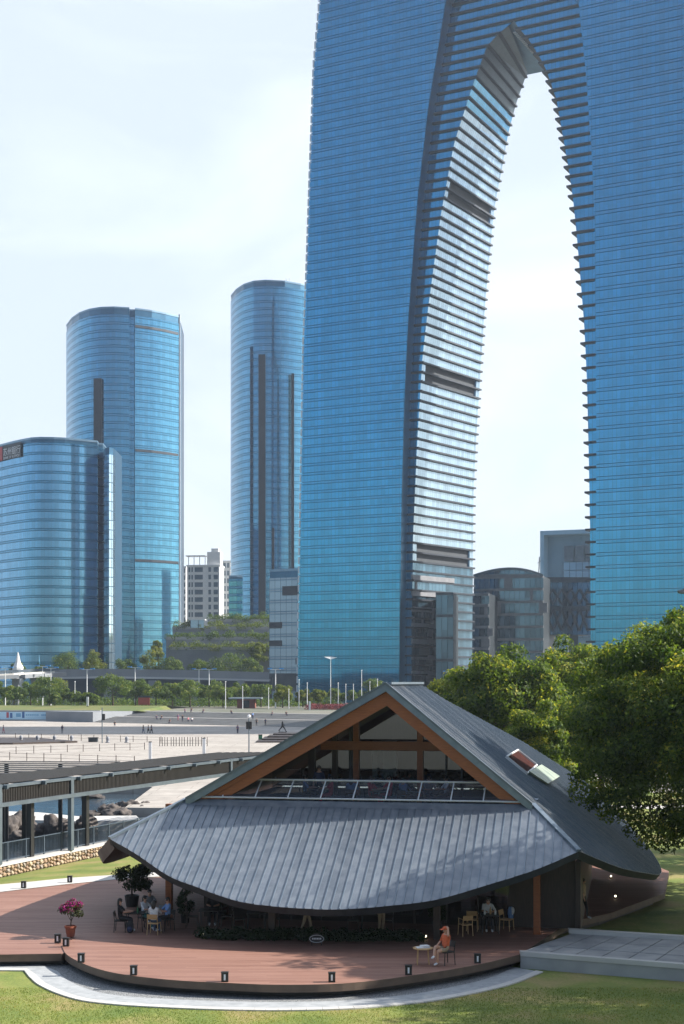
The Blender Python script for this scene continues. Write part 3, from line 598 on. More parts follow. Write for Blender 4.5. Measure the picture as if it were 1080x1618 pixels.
apartment('white apartment tower with a roof frame and dark window columns', 295, 347, 895, 1000, R(-6), 16, [(.05, 1.2, 0), (.14, 1.0, 0), (.24, 5.6, 0), (.66, 1.8, 0), (.82, 3.0, 0)], 17, (.3, .6), True)
apartment('slim white apartment slab left of the taller white tower', 281, 293.5, 897, 1020, R(-8), 14, [(.15, 1.0, 0), (.45, 1.0, 0), (.75, 1.0, 0)], 18, None)
apartment('narrow cream apartment block peeping out right of the white tower', 350, 364, 888, 1045, R(-4), 12, [(.2, 1.6, 0), (.6, 1.6, 0)], 17, None)

# pale panelled annexe at the foot of the skyscraper's left leg
DP = onp(448, 1000, GP + GV * .8, GN).y
an = band_tower('annexe_building', 'pale grey panelled annexe with dark openings at the foot of the left leg', [tuple(onp(x, 1000, GP + GV * .8, GN))[:2] for x in (425, 448, 470.5)], CH + (1078 - 902) / F * DP, 4.52, curtain('annexe_panel', (.30, .42, .52), var=.08, panel=2.6, floor=4.52, mull=.14, rough=.2, metal=.5), curtain('annexe_panel_band', (.26, .36, .46), var=.08, panel=2.6, floor=4.52, mull=.14, rough=.2, metal=.5), back=14, cat='building', split=.76)
def slot_on(a, c, y0, y1, nm, m):
    p, q_ = onp(a, y1, GP + GV * .8, GN), onp(c, y1, GP + GV * .8, GN); zt_ = onp((a + c) / 2, y0, GP + GV * .8, GN).z; q_.z = p.z
    b = MB(an.location); b.boxv(p - GV * .25, q_ - p, GV * 1.2, (0, 0, zt_ - p.z)); b.build(nm, m, an)
for q4 in ((446, 470, 926, 941), (425.5, 445, 983, 993), (425.5, 445, 1012, 1021), (467, 470, 1040, 1049)): slot_on(*q4, 'dark_opening', M['louvre'])
slot_on(425, 470.5, 1064, 1092, 'dark_base', M['podium_wall'])

# podium buildings seen through the arch
def banded(name, label, px0, px1, ytop, Y0, Y1, fh, mg, mw, dep=30, bandh=.32, cat='building', posts=0, zb=FARZ):
    p0, p1 = at(px0, ytop, Y0), at(px1, ytop, Y1); zt = p0.z; a = Vector((p0.x, p0.y, 0)); c = Vector((p1.x, p1.y, 0)); d = c - a; n = Vector((-d.y, d.x, 0)).normalized(); Ln = d.length
    t = empty(name, (a.x, a.y, zb), label, cat); o = t.location; nf = max(1, int(round((zt - zb) / fh))); fh = (zt - zb) / nf
    b = MB(o); b.boxv(a + n * .6 + Vector((0, 0, zb)), d, n * dep, (0, 0, zt - zb - .2)); b.build('dark_structure', M['frame_dark'], t)
    for k in range(nf):
        za = zb + k * fh
        b = MB(o); b.quad(a + n * .3 + Vector((0, 0, za + .05)), c + n * .3 + Vector((0, 0, za + .05)), c + n * .3 + Vector((0, 0, za + fh * (1 - bandh))), a + n * .3 + Vector((0, 0, za + fh * (1 - bandh))), [(0, za), (Ln, za), (Ln, za + fh * .6), (0, za + fh * .6)]); b.build('window_band', mg, t)
        b = MB(o); b.boxv(a - n * .25 + Vector((0, 0, za + fh * (1 - bandh))), d, n * .8, (0, 0, fh * bandh - .02)); b.build('floor_band', mw, t)
    for k in range(posts):
        s = (k + .5) / posts; b = MB(o); r_ = random.Random(k + int(px0)); wdt = r_.choice((1.2, 2.4, 3.6)); z1 = zb + fh * r_.randint(1, nf - 1); b.boxv(a + d * s - n * .12 + Vector((0, 0, z1 + .1)), d.normalized() * wdt, n * .4, (0, 0, fh * (1 - bandh) - .14)); b.build('stone_panel', M['stone_panel'], t)
    return t
lowleg = banded('podium_wing', 'grey banded lower wing of the left leg with big dark windows', 651, 717, 908, gw(lerp(T_A2L, 60) + 2, REC + 1, 0).y, gw(lerp(T_BKL, 60) + 2.2, VB, 0).y - 12, 6.4, M['glass_podium'], M['stone_panel'], 2.5, .3, posts=7)
lowdark = banded('podium_block', 'dark stone block standing in front of the banded podium wing', 688, 716, 936, 550, 549, 9, M['glass_podium'], M['podium_wall'], 26, .12)
pod = banded('podium_building', 'dark banded podium building with strip windows seen under the arch', 715, 772, 938, 606, 602, 4.6, M['glass_podium'], M['stone_panel'], 40, .26, posts=12)
hall = banded('glazed_hall', 'glazed hall with a vaulted roof seen under the arch', 748, 858, 911, 626, 618, 5.2, M['glass_podium'], M['stone_panel'], 40, .2, posts=8)
b = MB(hall.location); N_ = 16; a, c = at(748, 911, 626.3), at(858, 911, 618.3); d = c - a; hz = 13 / F * 620; nn = Vector((-d.y, d.x, 0)).normalized()
pr = [(s / N_, hz * (1 - (2 * s / N_ - 1) ** 2) * (1 - .25 * (1 - s / N_))) for s in range(N_ + 1)]
vs = [a + d * s + Vector((0, 0, h)) for s, h in pr]; vs += [v + nn * 40 for v in vs]; m_ = N_ + 1
b.add(vs, [tuple(range(m_ - 1, -1, -1)), tuple(range(m_, 2 * m_))] + [(i, i + 1, m_ + i + 1, m_ + i) for i in range(N_)], [(s * d.length, h) for s, h in pr] * 2); b.build('vaulted_roof', M['glass_podium'], hall)
b = MB(hall.location)
for i in range(N_): b.bar(vs[i] - nn * .3 + Vector((0, 0, .3)), vs[i + 1] - nn * .3 + Vector((0, 0, .3)), 1.0, 1.0)
b.build('roof_rim', M['steel'], hall)
for k in range(1, 6):
    b = MB(hall.location); zk = hz * k / 6.5 + 99 * (k > 1); xs = [s for s, h in pr if h >= zk]
    if len(xs) > 1: b.bar(a + d * xs[0] - nn * .2 + Vector((0, 0, zk)), a + d * xs[-1] - nn * .2 + Vector((0, 0, zk)), .5, .9); b.build('floor_band', M['stone_panel'], hall)
br = banded('truss_bridge', 'dark steel truss bridge building joining the podium to the right leg', 857, 934, 912, 640, 640, 11, M['glass_podium'], M['podium_wall'], 20, .18, zb=at(857, 1003, 640).z)
for k in range(5):
    for (y0, y1) in ((930, 955), (962, 997)):
        for sgn in (0, 1):
            b = MB(br.location); x0 = 860 + k * 14; b.bar(at(x0 + 14 * sgn, y1, 638.5), at(x0 + 14 * (1 - sgn), y0, 638.5), .7); b.build('truss_brace', M['ledge'], br)
for x in (862, 905): 
    b = MB(br.location); b.bar(at(x, 1003, 645), Vector((at(x, 1003, 645).x, 645, FARZ)), 4); b.build('pier', M['podium_wall'], br)
M['box_blue'] = pm('blue_cladding', (.16, .30, .42), (.19, .34, .46), .2, .3, .2); M['box_frame'] = pm('pale_blue_frame', (.24, .42, .58), (.28, .46, .62), .2, .4, .2)
bx = empty('blue_glass_box_building', at(892, 910, 760), 'blue glass box building with a framed opening behind the right leg', 'building'); bo = bx.location
p0, p1 = at(853, 839, 760), at(952, 835, 748); zt = p0.z; d = Vector((p1.x - p0.x, p1.y - p0.y, 0)); n = Vector((-d.y, d.x, 0)).normalized(); o_ = Vector((p0.x, p0.y, FARZ))
b = MB(bo); b.boxv(o_ + n * 9, d, n * 30, (0, 0, zt - FARZ)); b.build('wall', M['box_blue'], bx)
b = MB(bo); b.boxv(o_ + Vector((0, 0, zt - FARZ - 2.2)), d, n * 9, (0, 0, 2.2)); b.boxv(o_, d.normalized() * 2, n * 8.99, (0, 0, zt - FARZ - 2.21)); b.build('portal_frame', M['box_frame'], bx)
gx = curtain('box_glass', (.35, .52, .66), var=.2, panel=3.4, floor=4.2, mull=.3, rough=.15, metal=.6)
for k in range(9):
    z1 = zt - 16 - (k + 1) * 4.4; b = MB(bo); a = o_ + n * 7 + d * .32 + Vector((0, 0, z1 - FARZ)); e = d * .68
    b.quad(a, a + e, a + e + Vector((0, 0, 4.1)), a + Vector((0, 0, 4.1)), [(0, k * 4.2), (e.length, k * 4.2), (e.length, k * 4.2 + 4), (0, k * 4.2 + 4)]); b.build('glass_band', gx, bx)
for k in range(4):
    a = o_ + n * 7 + d * (.34 + k * .17) + Vector((0, 0, zt - 15.6 - FARZ)); b = MB(bo); b.boxv(a, d * .15, n * .3, (0, 0, 8)); b.build('window', M['win_dark'], bx)
b = MB(bo); b.tube([at(852, 880, 740), at(851, 905, 740)], .3, 5); b.tube([at(849, 890, 740), at(854, 886, 740)], .2, 5); b.build('antenna', M['steel'], bx)

# ================================================================== LEAVES AND TREES
def leaf_mesh(name, lumps, per, size, seed, m, flat=.5, shell=(.72, 1.06), up=.15, lit_top=.0):
    """lumps: (x, y, z, rx, ry, rz). Many small leaf quads through each lump, denser near its skin."""
    g = np.random.default_rng(seed); L_ = np.array(lumps, float); area = (L_[:, 3] * L_[:, 5]); cnt = np.maximum(12, (per * area / area.mean())).astype(int)
    idx = np.repeat(np.arange(len(L_)), cnt); n = len(idx)
    d = g.normal(size=(n, 3)); d[:, 2] += up; d /= np.linalg.norm(d, axis=1)[:, None]
    rr = g.uniform(shell[0], shell[1], n); inner = g.random(n) < .16; rr[inner] *= g.uniform(.3, .9, inner.sum())
    # ragged skin: small bumps
    rr *= 1 + .10 * np.sin(d[:, 0] * 7 + idx) * np.sin(d[:, 1] * 6 + idx * 1.7) + .06 * np.sin(d[:, 2] * 15 + idx)
    p = L_[idx, :3] + d * rr[:, None] * L_[idx, 3:6]
    nr = d + g.normal(size=(n, 3)) * flat; nr /= np.linalg.norm(nr, axis=1)[:, None]
    t1 = np.cross(nr, g.normal(size=(n, 3))); t1 /= np.linalg.norm(t1, axis=1)[:, None]; t2 = np.cross(nr, t1)
    s = size * g.uniform(.6, 1.35, n)[:, None]
    v = np.empty((n, 4, 3)); v[:, 0] = p - t1 * s; v[:, 1] = p - t2 * s * .55; v[:, 2] = p + t1 * s; v[:, 3] = p + t2 * s * .55
    me = bpy.data.meshes.new(name); me.vertices.add(n * 4); me.vertices.foreach_set('co', v.astype(np.float32).ravel())
    me.loops.add(n * 4); me.loops.foreach_set('vertex_index', np.arange(n * 4, dtype=np.int32)); me.polygons.add(n)
    me.polygons.foreach_set('loop_start', np.arange(0, n * 4, 4, dtype=np.int32)); me.update(calc_edges=True)
    lt = g.random(len(L_)); tone = np.clip(.22 + .42 * lt[idx] ** 1.5 + g.normal(size=n) * .16 + lit_top * (d[:, 2] > .3) * rr * g.random(n), 0, 1)  # sunlit lump tops put into the leaf tone, mixed with young growth
    at_ = me.attributes.new('tone', 'FLOAT', 'FACE'); at_.data.foreach_set('value', tone.astype(np.float32)); me.materials.append(m); return me
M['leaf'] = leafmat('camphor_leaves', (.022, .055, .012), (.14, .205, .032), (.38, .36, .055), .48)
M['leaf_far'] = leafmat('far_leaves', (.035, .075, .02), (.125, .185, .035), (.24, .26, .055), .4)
M['leaf_dim'] = leafmat('shade_dark_leaves', (.012, .026, .010), (.03, .05, .015), None, .2)  # darkened leaf: shade under the eave put into the hedge colour
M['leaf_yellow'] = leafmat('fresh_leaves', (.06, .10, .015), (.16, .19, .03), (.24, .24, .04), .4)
M['bark'] = pm('bark', (.075, .055, .042), (.04, .03, .024), 5, .9, bump=.6, stretch=(1, 1, .3))
def crown_lumps(rx, ry, rz, n, r0, r1, seed, zmin=-.55):
    q = random.Random(seed); o = []
    for i in range(n):
        while True:
            x, y, z = q.gauss(0, 1), q.gauss(0, 1), q.gauss(0, 1); l = math.sqrt(x * x + y * y + z * z); x, y, z = x / l, y / l, z / l
            if z > zmin: break
        k = q.uniform(.62, .92); r = q.uniform(r0, r1); o.append((x * rx * k, y * ry * k, z * rz * k, r, r, r * q.uniform(.75, .95)))
    return o
def tree(label, x, y, zg, H, cw, ch, seed, extra=(), n=22, per=700, leaf=.16, m='leaf', group=None, depth=None, name='tree', lump=(.24, .36), limbs=4, cat='tree', lean=0):
    """H total height, cw crown width, ch crown height"""
    t = empty(name, (x, y, zg), label, cat, group); q = random.Random(seed); rx = cw / 2; ry = (depth or cw) / 2; rz = ch / 2; cz = H - rz
    lm = crown_lumps(rx, ry, rz, n, lump[0] * min(rx, rz) * 1.2, lump[1] * min(rx, rz) * 1.3, seed); lm = [(a, b_, c + cz, d, e, f) for a, b_, c, d, e, f in lm]
    lm.append((0, 0, cz, rx * .6, ry * .6, rz * .6)); lm += [(a - x, b_ - y, c - zg, r, r, r * .7) for a, b_, c, r in extra]
    o = bpy.data.objects.new('crown', leaf_mesh('crown', lm, per, leaf, seed, M[m], lit_top=.42)); C.objects.link(o); o.parent = t
    b = MB(); r = max(.09, H * .022); b.tube([(0, 0, -.1), (lean * .3, q.uniform(-.1, .1), H * .2), (lean * .6, q.uniform(-.2, .2), cz * .8), (lean, 0, cz + rz * .2)], [r * 1.35, r, r * .8, r * .35], 8); b.build('trunk', M['bark'], t, smooth=True)
    for i in range(limbs):
        a = i * 2 * math.pi / limbs + q.uniform(-.5, .5); b = MB(); z0_ = cz * q.uniform(.5, .85)
        b.tube([(lean * .5, 0, z0_), (math.cos(a) * rx * .3, math.sin(a) * ry * .3, z0_ + rz * .45), (math.cos(a) * rx * .62, math.sin(a) * ry * .62, cz + rz * q.uniform(-.1, .3))], [r * .55, r * .38, r * .15], 6); b.build('limb', M['bark'], t, smooth=True)
    return t
def tree_px(label, px, ytop, wpx, Y, zg, seed, chr_=.8, **k):
    """tree from its photo column, top row and width in pixels, standing at distance Y on ground height zg"""
    p = at(px, ytop, Y); H = p.z - zg; cw = wpx / F * Y; return tree(label, p.x, Y, zg, H, cw, min(H * .86, max(H * chr_, .4 * cw)), seed, **k)

# ================================================================== FAR MIDDLE GROUND: viaduct, green terraces, lamps, tree rows
va = empty('elevated_road', at(200, 1090, 500), 'long grey elevated road crossing behind the row of trees', 'elevated road'); vo = va.location
def strip_bar(pts, wd, ht, m, name, par):
    b = MB(par.location)
    for i in range(len(pts) - 1): b.bar(pts[i], pts[i + 1] + (pts[i + 1] - pts[i]).normalized() * .01, wd, ht)
    return b.build(name, m, par)
c1 = [at(84, 1059, 500), at(160, 1057.5, 503), at(260, 1059, 506), at(350, 1061, 508), at(425, 1063, 510)]
strip_bar([p + Vector((0, 0, -1.1)) for p in c1], .4, 2.6, M['road_conc'], 'parapet', va)
strip_bar([p + Vector((0, 3.5, -2.6)) for p in c1], 7, .9, M['road_conc'], 'deck', va)
strip_bar([p + Vector((0, -.3, -2.75)) for p in c1], .5, .7, M['road_pale'], 'edge_beam', va)
for i, px in enumerate((100, 170, 240, 310, 380)):
    y = at(px, 1075, 506); b = MB(vo); b.boxv((y.x - 1.2, 505, FARZ), (2.4, 0, 0), (0, 3, 0), (0, 0, y.z - FARZ)); b.build('pier', M['road_conc'], va)
b = MB(vo); e0, e1 = at(84, 1070, 520), at(430, 1072, 526); b.boxv((e0.x, 520, FARZ), (e1.x - e0.x, 4, 0), (0, 1, 0), (0, 0, e0.z - FARZ)); b.build('underpass_wall', M['podium_wall'], va)
ra = empty('road_ramp', at(30, 1070, 470), 'curved road ramp with a pale parapet coming in from the left', 'road ramp')
c2 = [at(-60, 1069.5, 462), at(-20, 1068, 466), at(20, 1066, 470), at(50, 1064.4, 478), at(85, 1062.5, 490)]
strip_bar(c2, .5, .9, M['concrete_pale'], 'parapet', ra); strip_bar([p + Vector((0, 4, -.6)) for p in c2], 8, 1.2, M['road_conc'], 'deck', ra)
strip_bar([p + Vector((0, 7.6, 1.2)) for p in c2], .3, .9, M['steel'], 'far_railing', ra)
for p in c2[1:4]:
    b = MB(ra.location); b.boxv((p.x - 1, p.y + 3, FARZ), (2, 0, 0), (0, 2, 0), (0, 0, p.z - FARZ - 1.3)); b.build('pier', M['road_conc'], ra)
# stepped green podium
gp_ = empty('terraced_podium', at(350, 1040, 600), 'stepped podium building with planted terraces below the white apartments', 'building')
terr = [(268, 430, 1022, 1040, 646), (262, 430, 1006, 1026, 660), (272, 430, 990, 1008, 676), (330, 430, 978, 994, 694)]
for i, (x0, x1, yt, yb, Y) in enumerate(terr):
    a, c = at(x0, yt, Y), at(x1, yt, Y); b = MB(gp_.location); b.boxv((a.x, Y, FARZ), (c.x - a.x, 0, 0), (0, 90 - i * 18, 0), (0, 0, a.z - FARZ)); b.build('terrace', M['road_conc'], gp_)
    b = MB(gp_.location); b.boxv((a.x, Y - .25, a.z - 1.3), (c.x - a.x, 0, 0), (0, .5, 0), (0, 0, 1.3)); b.build('terrace_parapet', M['concrete'], gp_)
    q = random.Random(i); lm = []
    nn_ = int((c.x - a.x) / 1.3)
    for k in range(nn_):
        for _ in range(q.choice((1, 2, 2, 3))): r = q.uniform(.9, 2.3); lm.append((a.x + (k + .5) * (c.x - a.x) / nn_, Y + q.uniform(-1.2, 5), a.z + r * q.uniform(-.5, .7), r, r, r * q.uniform(.6, 1.1)))
    o = bpy.data.objects.new('terrace_planting', leaf_mesh('planting', lm, 70, .34, 40 + i, M['leaf_far'] if i % 2 else M['leaf_yellow'])); C.objects.link(o); o['kind'] = 'stuff'; o['label'] = None if False else 'green planting trailing along terrace number %s of the stepped podium' % ('one', 'two', 'three', 'four')[i]
gh = empty('glass_pavilion', at(308, 998, 676), 'small glazed pavilion on the left end of the top green terrace', 'pavilion'); a, c = at(300, 992, 674), at(322, 992, 674); b = MB(gh.location)
b.quad(Vector((a.x, 674, a.z)), Vector((c.x, 674, a.z)), Vector((c.x, 674, a.z + 3.6)), Vector((a.x, 674, a.z + 3.6)), [(0, 0), (6, 0), (6, 3.2), (0, 3.2)]); b.build('glass_wall', gx, gh)
b = MB(gh.location); b.boxv((a.x - .5, 673.5, a.z + 3.6), (c.x - a.x + 1, 0, 0), (0, 6, 0), (0, 0, .5)); b.build('flat_roof', M['white_wall'], gh)
hs = empty('gabled_house', at(412, 985, 704), 'small gabled house among trees at the right end of the green terraces', 'house'); a, c = at(402, 982, 700), at(423, 982, 700); b = MB(hs.location); wq = c.x - a.x
b.boxv((a.x, 700, a.z - 1), (wq, 0, 0), (0, 8, 0), (0, 0, 2.6)); b.build('wall', M['white_wall'], hs)
b = MB(hs.location); z = a.z + 1.6; b.add([(a.x - .4, 699.5, z), (a.x + wq / 2, 699.5, z + 3), (c.x + .4, 699.5, z), (a.x - .4, 708.5, z), (a.x + wq / 2, 708.5, z + 3), (c.x + .4, 708.5, z)], [(0, 2, 1), (3, 4, 5), (0, 1, 4, 3), (1, 2, 5, 4), (0, 3, 5, 2)]); b.build('roof', M['podium_wall'], hs)
tree_px('dark round tree beside the gabled house on the top terrace', 397, 975, 24, 696, at(397, 990, 696).z, 5, m='leaf_far', leaf=.35, per=60, n=9)
for i, (px, yt, wp, Y, sd, mm, lab) in enumerate([
    (30, 1046, 28, 630, 61, 'leaf_far', 'small dark tree in front of the office building at the left frame edge'),
    (62, 1050, 30, 630, 62, 'leaf_far', 'low dark tree beside the pale tent behind the ramp'),
    (107, 1029, 50, 630, 63, 'leaf_far', 'broad mid-green tree at the foot of the notched office building'),
    (146, 1027, 37, 630, 64, 'leaf_yellow', 'bright yellow-green tree right of the broad mid-green one'),
    (196, 1038, 33, 630, 65, 'leaf_far', 'loose tree at the foot of the grooved tower'),
    (236, 1030, 39, 630, 66, 'leaf_yellow', 'pale yellow-green tree left of the green terraces'),
    (268, 1036, 37, 630, 67, 'leaf_far', 'dark tree at the left end of the lowest terrace'),
    (250, 1012, 24, 643, 68, 'leaf_yellow', 'small fresh green tree in front of the tower base'),
    (318, 1040, 37, 630, 69, 'leaf_far', 'low dark tree below the middle of the green terraces'),
    (364, 1026, 57, 630, 70, 'leaf_far', 'largest dark tree in front of the green terraces'),
    (398, 1040, 37, 630, 71, 'leaf_far', 'dark tree between the terraces and the panelled annexe'),
    (407, 1014, 28, 643, 72, 'leaf_yellow', 'bright tree on the terraces next to the panelled annexe')]):
    tree_px(lab, px, yt, wp, Y, FARZ + (4 if yt > 1020 else 12), sd, m=mm, leaf=.34, per=190, n=18, chr_=.95)
tn = empty('pale_tent', at(28, 1046, 628), 'pale pointed tent in front of the office building', 'tent'); b = MB(tn.location); p = at(28, 1058, 628); b.lathe(p.x, p.y, [(2.6, FARZ), (2.4, p.z + 1), (1.2, p.z + 3), (.15, p.z + 7.5)], 8); b.build('canopy', M['white_wall'], tn)
# ground row of trees in front of the viaduct
row = [(-12, 1078, 50, 455), (22, 1084, 46, 448), (48, 1076, 40, 462), (78, 1068, 52, 452), (86, 1094, 22, 425), (112, 1088, 34, 458), (128, 1092, 30, 430), (147, 1095, 20, 428), (178, 1065, 66, 440), (214, 1074, 44, 455), (246, 1076, 46, 452), (272, 1078, 40, 462), (300, 1073, 48, 450),
       (330, 1074, 46, 456), (352, 1082, 36, 446), (378, 1080, 38, 460), (412, 1076, 40, 452), (446, 1082, 34, 440), (478, 1090, 30, 450), (503, 1090, 26, 446), (530, 1088, 30, 470), (560, 1090, 30, 468), (590, 1072, 36, 474), (618, 1078, 30, 476)]
ords = ['first', 'second', 'third', 'fourth', 'fifth', 'sixth', 'seventh', 'eighth', 'ninth', 'tenth', 'eleventh', 'twelfth', 'thirteenth', 'fourteenth', 'fifteenth', 'sixteenth', 'seventeenth', 'eighteenth', 'nineteenth', 'twentieth', 'twenty-first', 'twenty-second', 'twenty-third', 'twenty-fourth', 'twenty-fifth', 'twenty-sixth', 'twenty-seventh', 'twenty-eighth', 'twenty-ninth', 'thirtieth']
special = {8: 'largest bushy tree of the row in front of the elevated road', 4: 'small dark tree standing forward on the grass bank', 7: 'smallest tree of the row, beside the white pillar', 22: 'dark feathery tree before the glass foot of the skyscraper'}
for i, (px, yt, wp, Y) in enumerate(row):
    tree_px(special.get(i, '%s tree from the left in the row below the elevated road' % ords[i]), px, yt, wp, Y, FARZ + .3, 100 + i, m='leaf_yellow' if i in (17, 18, 19) else 'leaf_far', leaf=.25, per=230, n=16, group='trees in the row below the elevated road', chr_=.85)
# low shrubs under that row
q = random.Random(3); lm = []
for k in range(150):
    px = -20 + k * 3.7; Y = q.uniform(466, 486); p = at(px, 1100, Y); r = q.uniform(1.3, 2.6); lm.append((p.x, Y, FARZ + r * .5, r * 1.3, r, r))
o = bpy.data.objects.new('shrubbery', leaf_mesh('shrubbery', lm, 110, .3, 9, M['leaf_far'])); C.objects.link(o); tag(o, 'dense dark shrubbery under the row of trees below the elevated road', 'shrubs', kind='stuff')
lm = []
for k in range(70):
    px = 485 + k * 1.55; Y = q.uniform(418, 424); p = at(px, 1108, Y); r = q.uniform(.7, 1.2); lm.append((p.x, Y, FARZ + .7, r, r, r))
M['leaf_red'] = leafmat('red_hedge_leaves', (.10, .02, .03), (.30, .07, .09), (.38, .14, .16), .2)
o = bpy.data.objects.new('red_hedge', leaf_mesh('red_hedge', lm, 70, .2, 19, M['leaf_red'])); C.objects.link(o); tag(o, 'long red flowering hedge beyond the steps', 'hedge', kind='stuff')
# street lamps with blue heads, flagpoles
def lamp(px, ytop, Y, label):
    p = at(px, ytop, Y); t = empty('street_lamp', (p.x, Y, FARZ), label, 'street lamp', 'blue-headed street lamps along the elevated road'); o = t.location; H = p.z - FARZ
    b = MB(); b.tube([(0, 0, 0), (0, 0, H * .5), (0, 0, H)], [.22, .17, .12], 6); b.build('pole', M['white_metal'], t)
    b = MB(); b.bar((-1.7, 0, H), (1.7, 0, H), .16); b.build('crossarm', M['white_metal'], t)
    for s in (-1, 1):
        b = MB(); b.boxv((s * 1.75 - .7, -.35, H + .1), (1.4, 0, 0), (0, .7, 0), (0, 0, .38)); b.build('lamp_head', M['blue_lamp'], t)
for px, y, Y, l in ((8, 1056, 455, 'blue-headed street lamp in front of the pale ramp at the left edge'), (67, 1053, 470, 'blue-headed street lamp in the middle of the pale ramp'), (80, 1056, 476, 'blue-headed street lamp at the right end of the pale ramp'), (137, 1058, 470, 'blue-headed street lamp left of the largest bushy tree'),
                    (213, 1055, 470, 'blue-headed street lamp just right of the largest bushy tree'), (314, 1058, 490, 'left one of two close blue-headed lamps below the green terraces'), (330, 1058, 485, 'right one of two close blue-headed lamps below the green terraces'), (435, 1058, 440, 'tall blue-headed street lamp in front of the panelled annexe'), (712, 1062, 470, 'blue-headed lamp before the dark podium block')): lamp(px, y, Y, l)
fl = [(472, 1075), (485, 1080), (534, 1080), (546, 1082), (558, 1082), (571, 1060), (584, 1078), (596, 1074), (522, 1042), (118, 1078), (383, 1086), (356, 1078), (424, 1088), (456, 1090)]
fnames = ['flagpole left of the white pillar before the glass foot'] + ['%s of the slim white poles before the glass foot, counted from the left' % ords[i] for i in range(1, 8)] + ['tall white pole with a winged top before the skyscraper', 'thin grey pole with two lamps in the tree row on the left', 'thin pole beside the red-brown kiosk', 'thin pole in the trees left of the red-brown kiosk', 'thin pole at the foot of the panelled annexe', 'thin pole right of the panelled annexe foot']
for (px, y), l in zip(fl, fnames):
    p = at(px, y, 432); t = empty('pole', (p.x, 432, FARZ), l, 'pole', 'slim poles beyond the plaza'); H = p.z - FARZ
    b = MB(); b.tube([(0, 0, 0), (0, 0, H)], [.13, .08], 6); b.build('shaft', M['white_metal'], t)
    b = MB()
    if px == 522: b.add([(-2, 0, H + .8), (0, 0, H), (2, 0, H + .6), (0, .3, H + .8)], [(0, 1, 3), (1, 2, 3)])
    else: b.ico((0, 0, H + .1), .22, 1)
    b.build('finial', M['white_metal'], t)
def pillar(px, y0, y1, wp, Y, label, m='white_metal', zb=None):
    a, c = at(px, y0, Y), at(px, y1, Y); wd = wp / F * Y; t = empty('pillar_sign', (a.x, Y, c.z), label, 'pillar sign'); b = MB(); b.boxv((-wd / 2, -wd * .3, .35), (wd, 0, 0), (0, wd * .6, 0), (0, 0, a.z - c.z - .35)); b.build('panel', M[m], t)
    b = MB(); b.boxv((-wd * .42, -wd * .28, 0), (wd * .84, 0, 0), (0, wd * .56, 0), (0, 0, .35)); b.build('base', M['black'], t); b = MB(); b.boxv((-wd * .52, -wd * .32, a.z - c.z), (wd * 1.04, 0, 0), (0, wd * .64, 0), (0, 0, .12)); b.build('cap', M['black'], t)
pillar(237, 1173, 1204, 4.6, F * CH / (1204 - HY), 'white pillar sign on the plaza left of its twin, behind the pergola')
pillar(322, 1167, 1198, 4.6, F * CH / (1198 - HY), 'white pillar sign on the plaza nearer the cafe roof')
pillar(138, 1101, 1117, 3.4, 420, 'white pillar among the trees on the grass bank'); pillar(489, 1108, 1124, 3.2, 415, 'white pillar beside the red hedge')
kb = empty('red_board', at(227, 1110, 425), 'dark red display board in front of the tree row', 'board'); a, c = at(218, 1099, 425), at(236, 1119, 425); b = MB(kb.location); b.boxv((a.x, 425, c.z + 1), (c.x - a.x, 0, 0), (0, .3, 0), (0, 0, a.z - c.z - 1.6)); b.build('panel', M['red_paint'], kb)
b = MB(kb.location); b.boxv((a.x - .1, 424.9, a.z - .6), (c.x - a.x + .2, 0, 0), (0, .5, 0), (0, 0, .6)); b.build('header', M['frame_dark'], kb)
for s in (a.x + .2, c.x - .4): b = MB(kb.location); b.boxv((s, 425.1, FARZ), (.2, 0, 0), (0, .1, 0), (0, 0, c.z + 1 - FARZ)); b.build('leg', M['frame_dark'], kb)
ki = empty('kiosk', at(388, 1112, 440), 'low red-brown kiosk with a thin pale roof in the trees', 'kiosk'); a, c = at(366, 1104, 440), at(410, 1122, 440); b = MB(ki.location); b.boxv((a.x + 1.5, 441, FARZ), (c.x - a.x - 3, 0, 0), (0, 6, 0), (0, 0, a.z - FARZ - .1)); b.build('wall', M['red_wall'], ki)
b = MB(ki.location); b.boxv((a.x - 1, 439.5, a.z - .1), (c.x - a.x + 1.5, 0, 0), (0, 9, 0), (0, 0, .45)); b.build('roof', M['pale_panel'], ki)
b = MB(ki.location); b.boxv((a.x + 3, 440.9, FARZ + .2), (2.2, 0, 0), (0, .05, 0), (0, 0, 2.2)); b.build('door', M['frame_dark'], ki)

# ================================================================== PLAZA FURNITURE
def plaza_post_fence(label, pxs, ya, yb, h=1.1):
    pts = [gnd(px, ya + (yb - ya) * (px - pxs[0]) / (pxs[-1] - pxs[0])) for px in pxs]; t = empty('rope_fence', pts[0], label, 'fence')
    q = MB(); q.tube([(0, 0, 0), (0, 0, h)], .06, 6); me = q.mesh('post', M['timber_dark'])
    for p in pts: inst('post', me, t, p - pts[0])
    for hz in (.45, .95):
        b = MB(pts[0])
        for p, q_ in zip(pts, pts[1:]): b.bar(p + Vector((0, 0, hz)), q_ + Vector((0, 0, hz)), .035)
        b.build('rope', M['timber_dark'], t)
    return t
plaza_post_fence('rope fence on the plaza nearest the pergola', [-14, 15, 42, 69, 96, 125, 154, 183, 212], 1200, 1208)
plaza_post_fence('rope fence on the plaza, middle of the three lines', [-3, 25, 53, 80, 106, 131, 157, 181, 205, 228], 1192, 1184.5)
plaza_post_fence('rope fence on the plaza, farthest of the three lines', [-15, 24, 45, 65, 85, 108, 128, 148, 168, 190, 210, 232, 254], 1167, 1173.5)
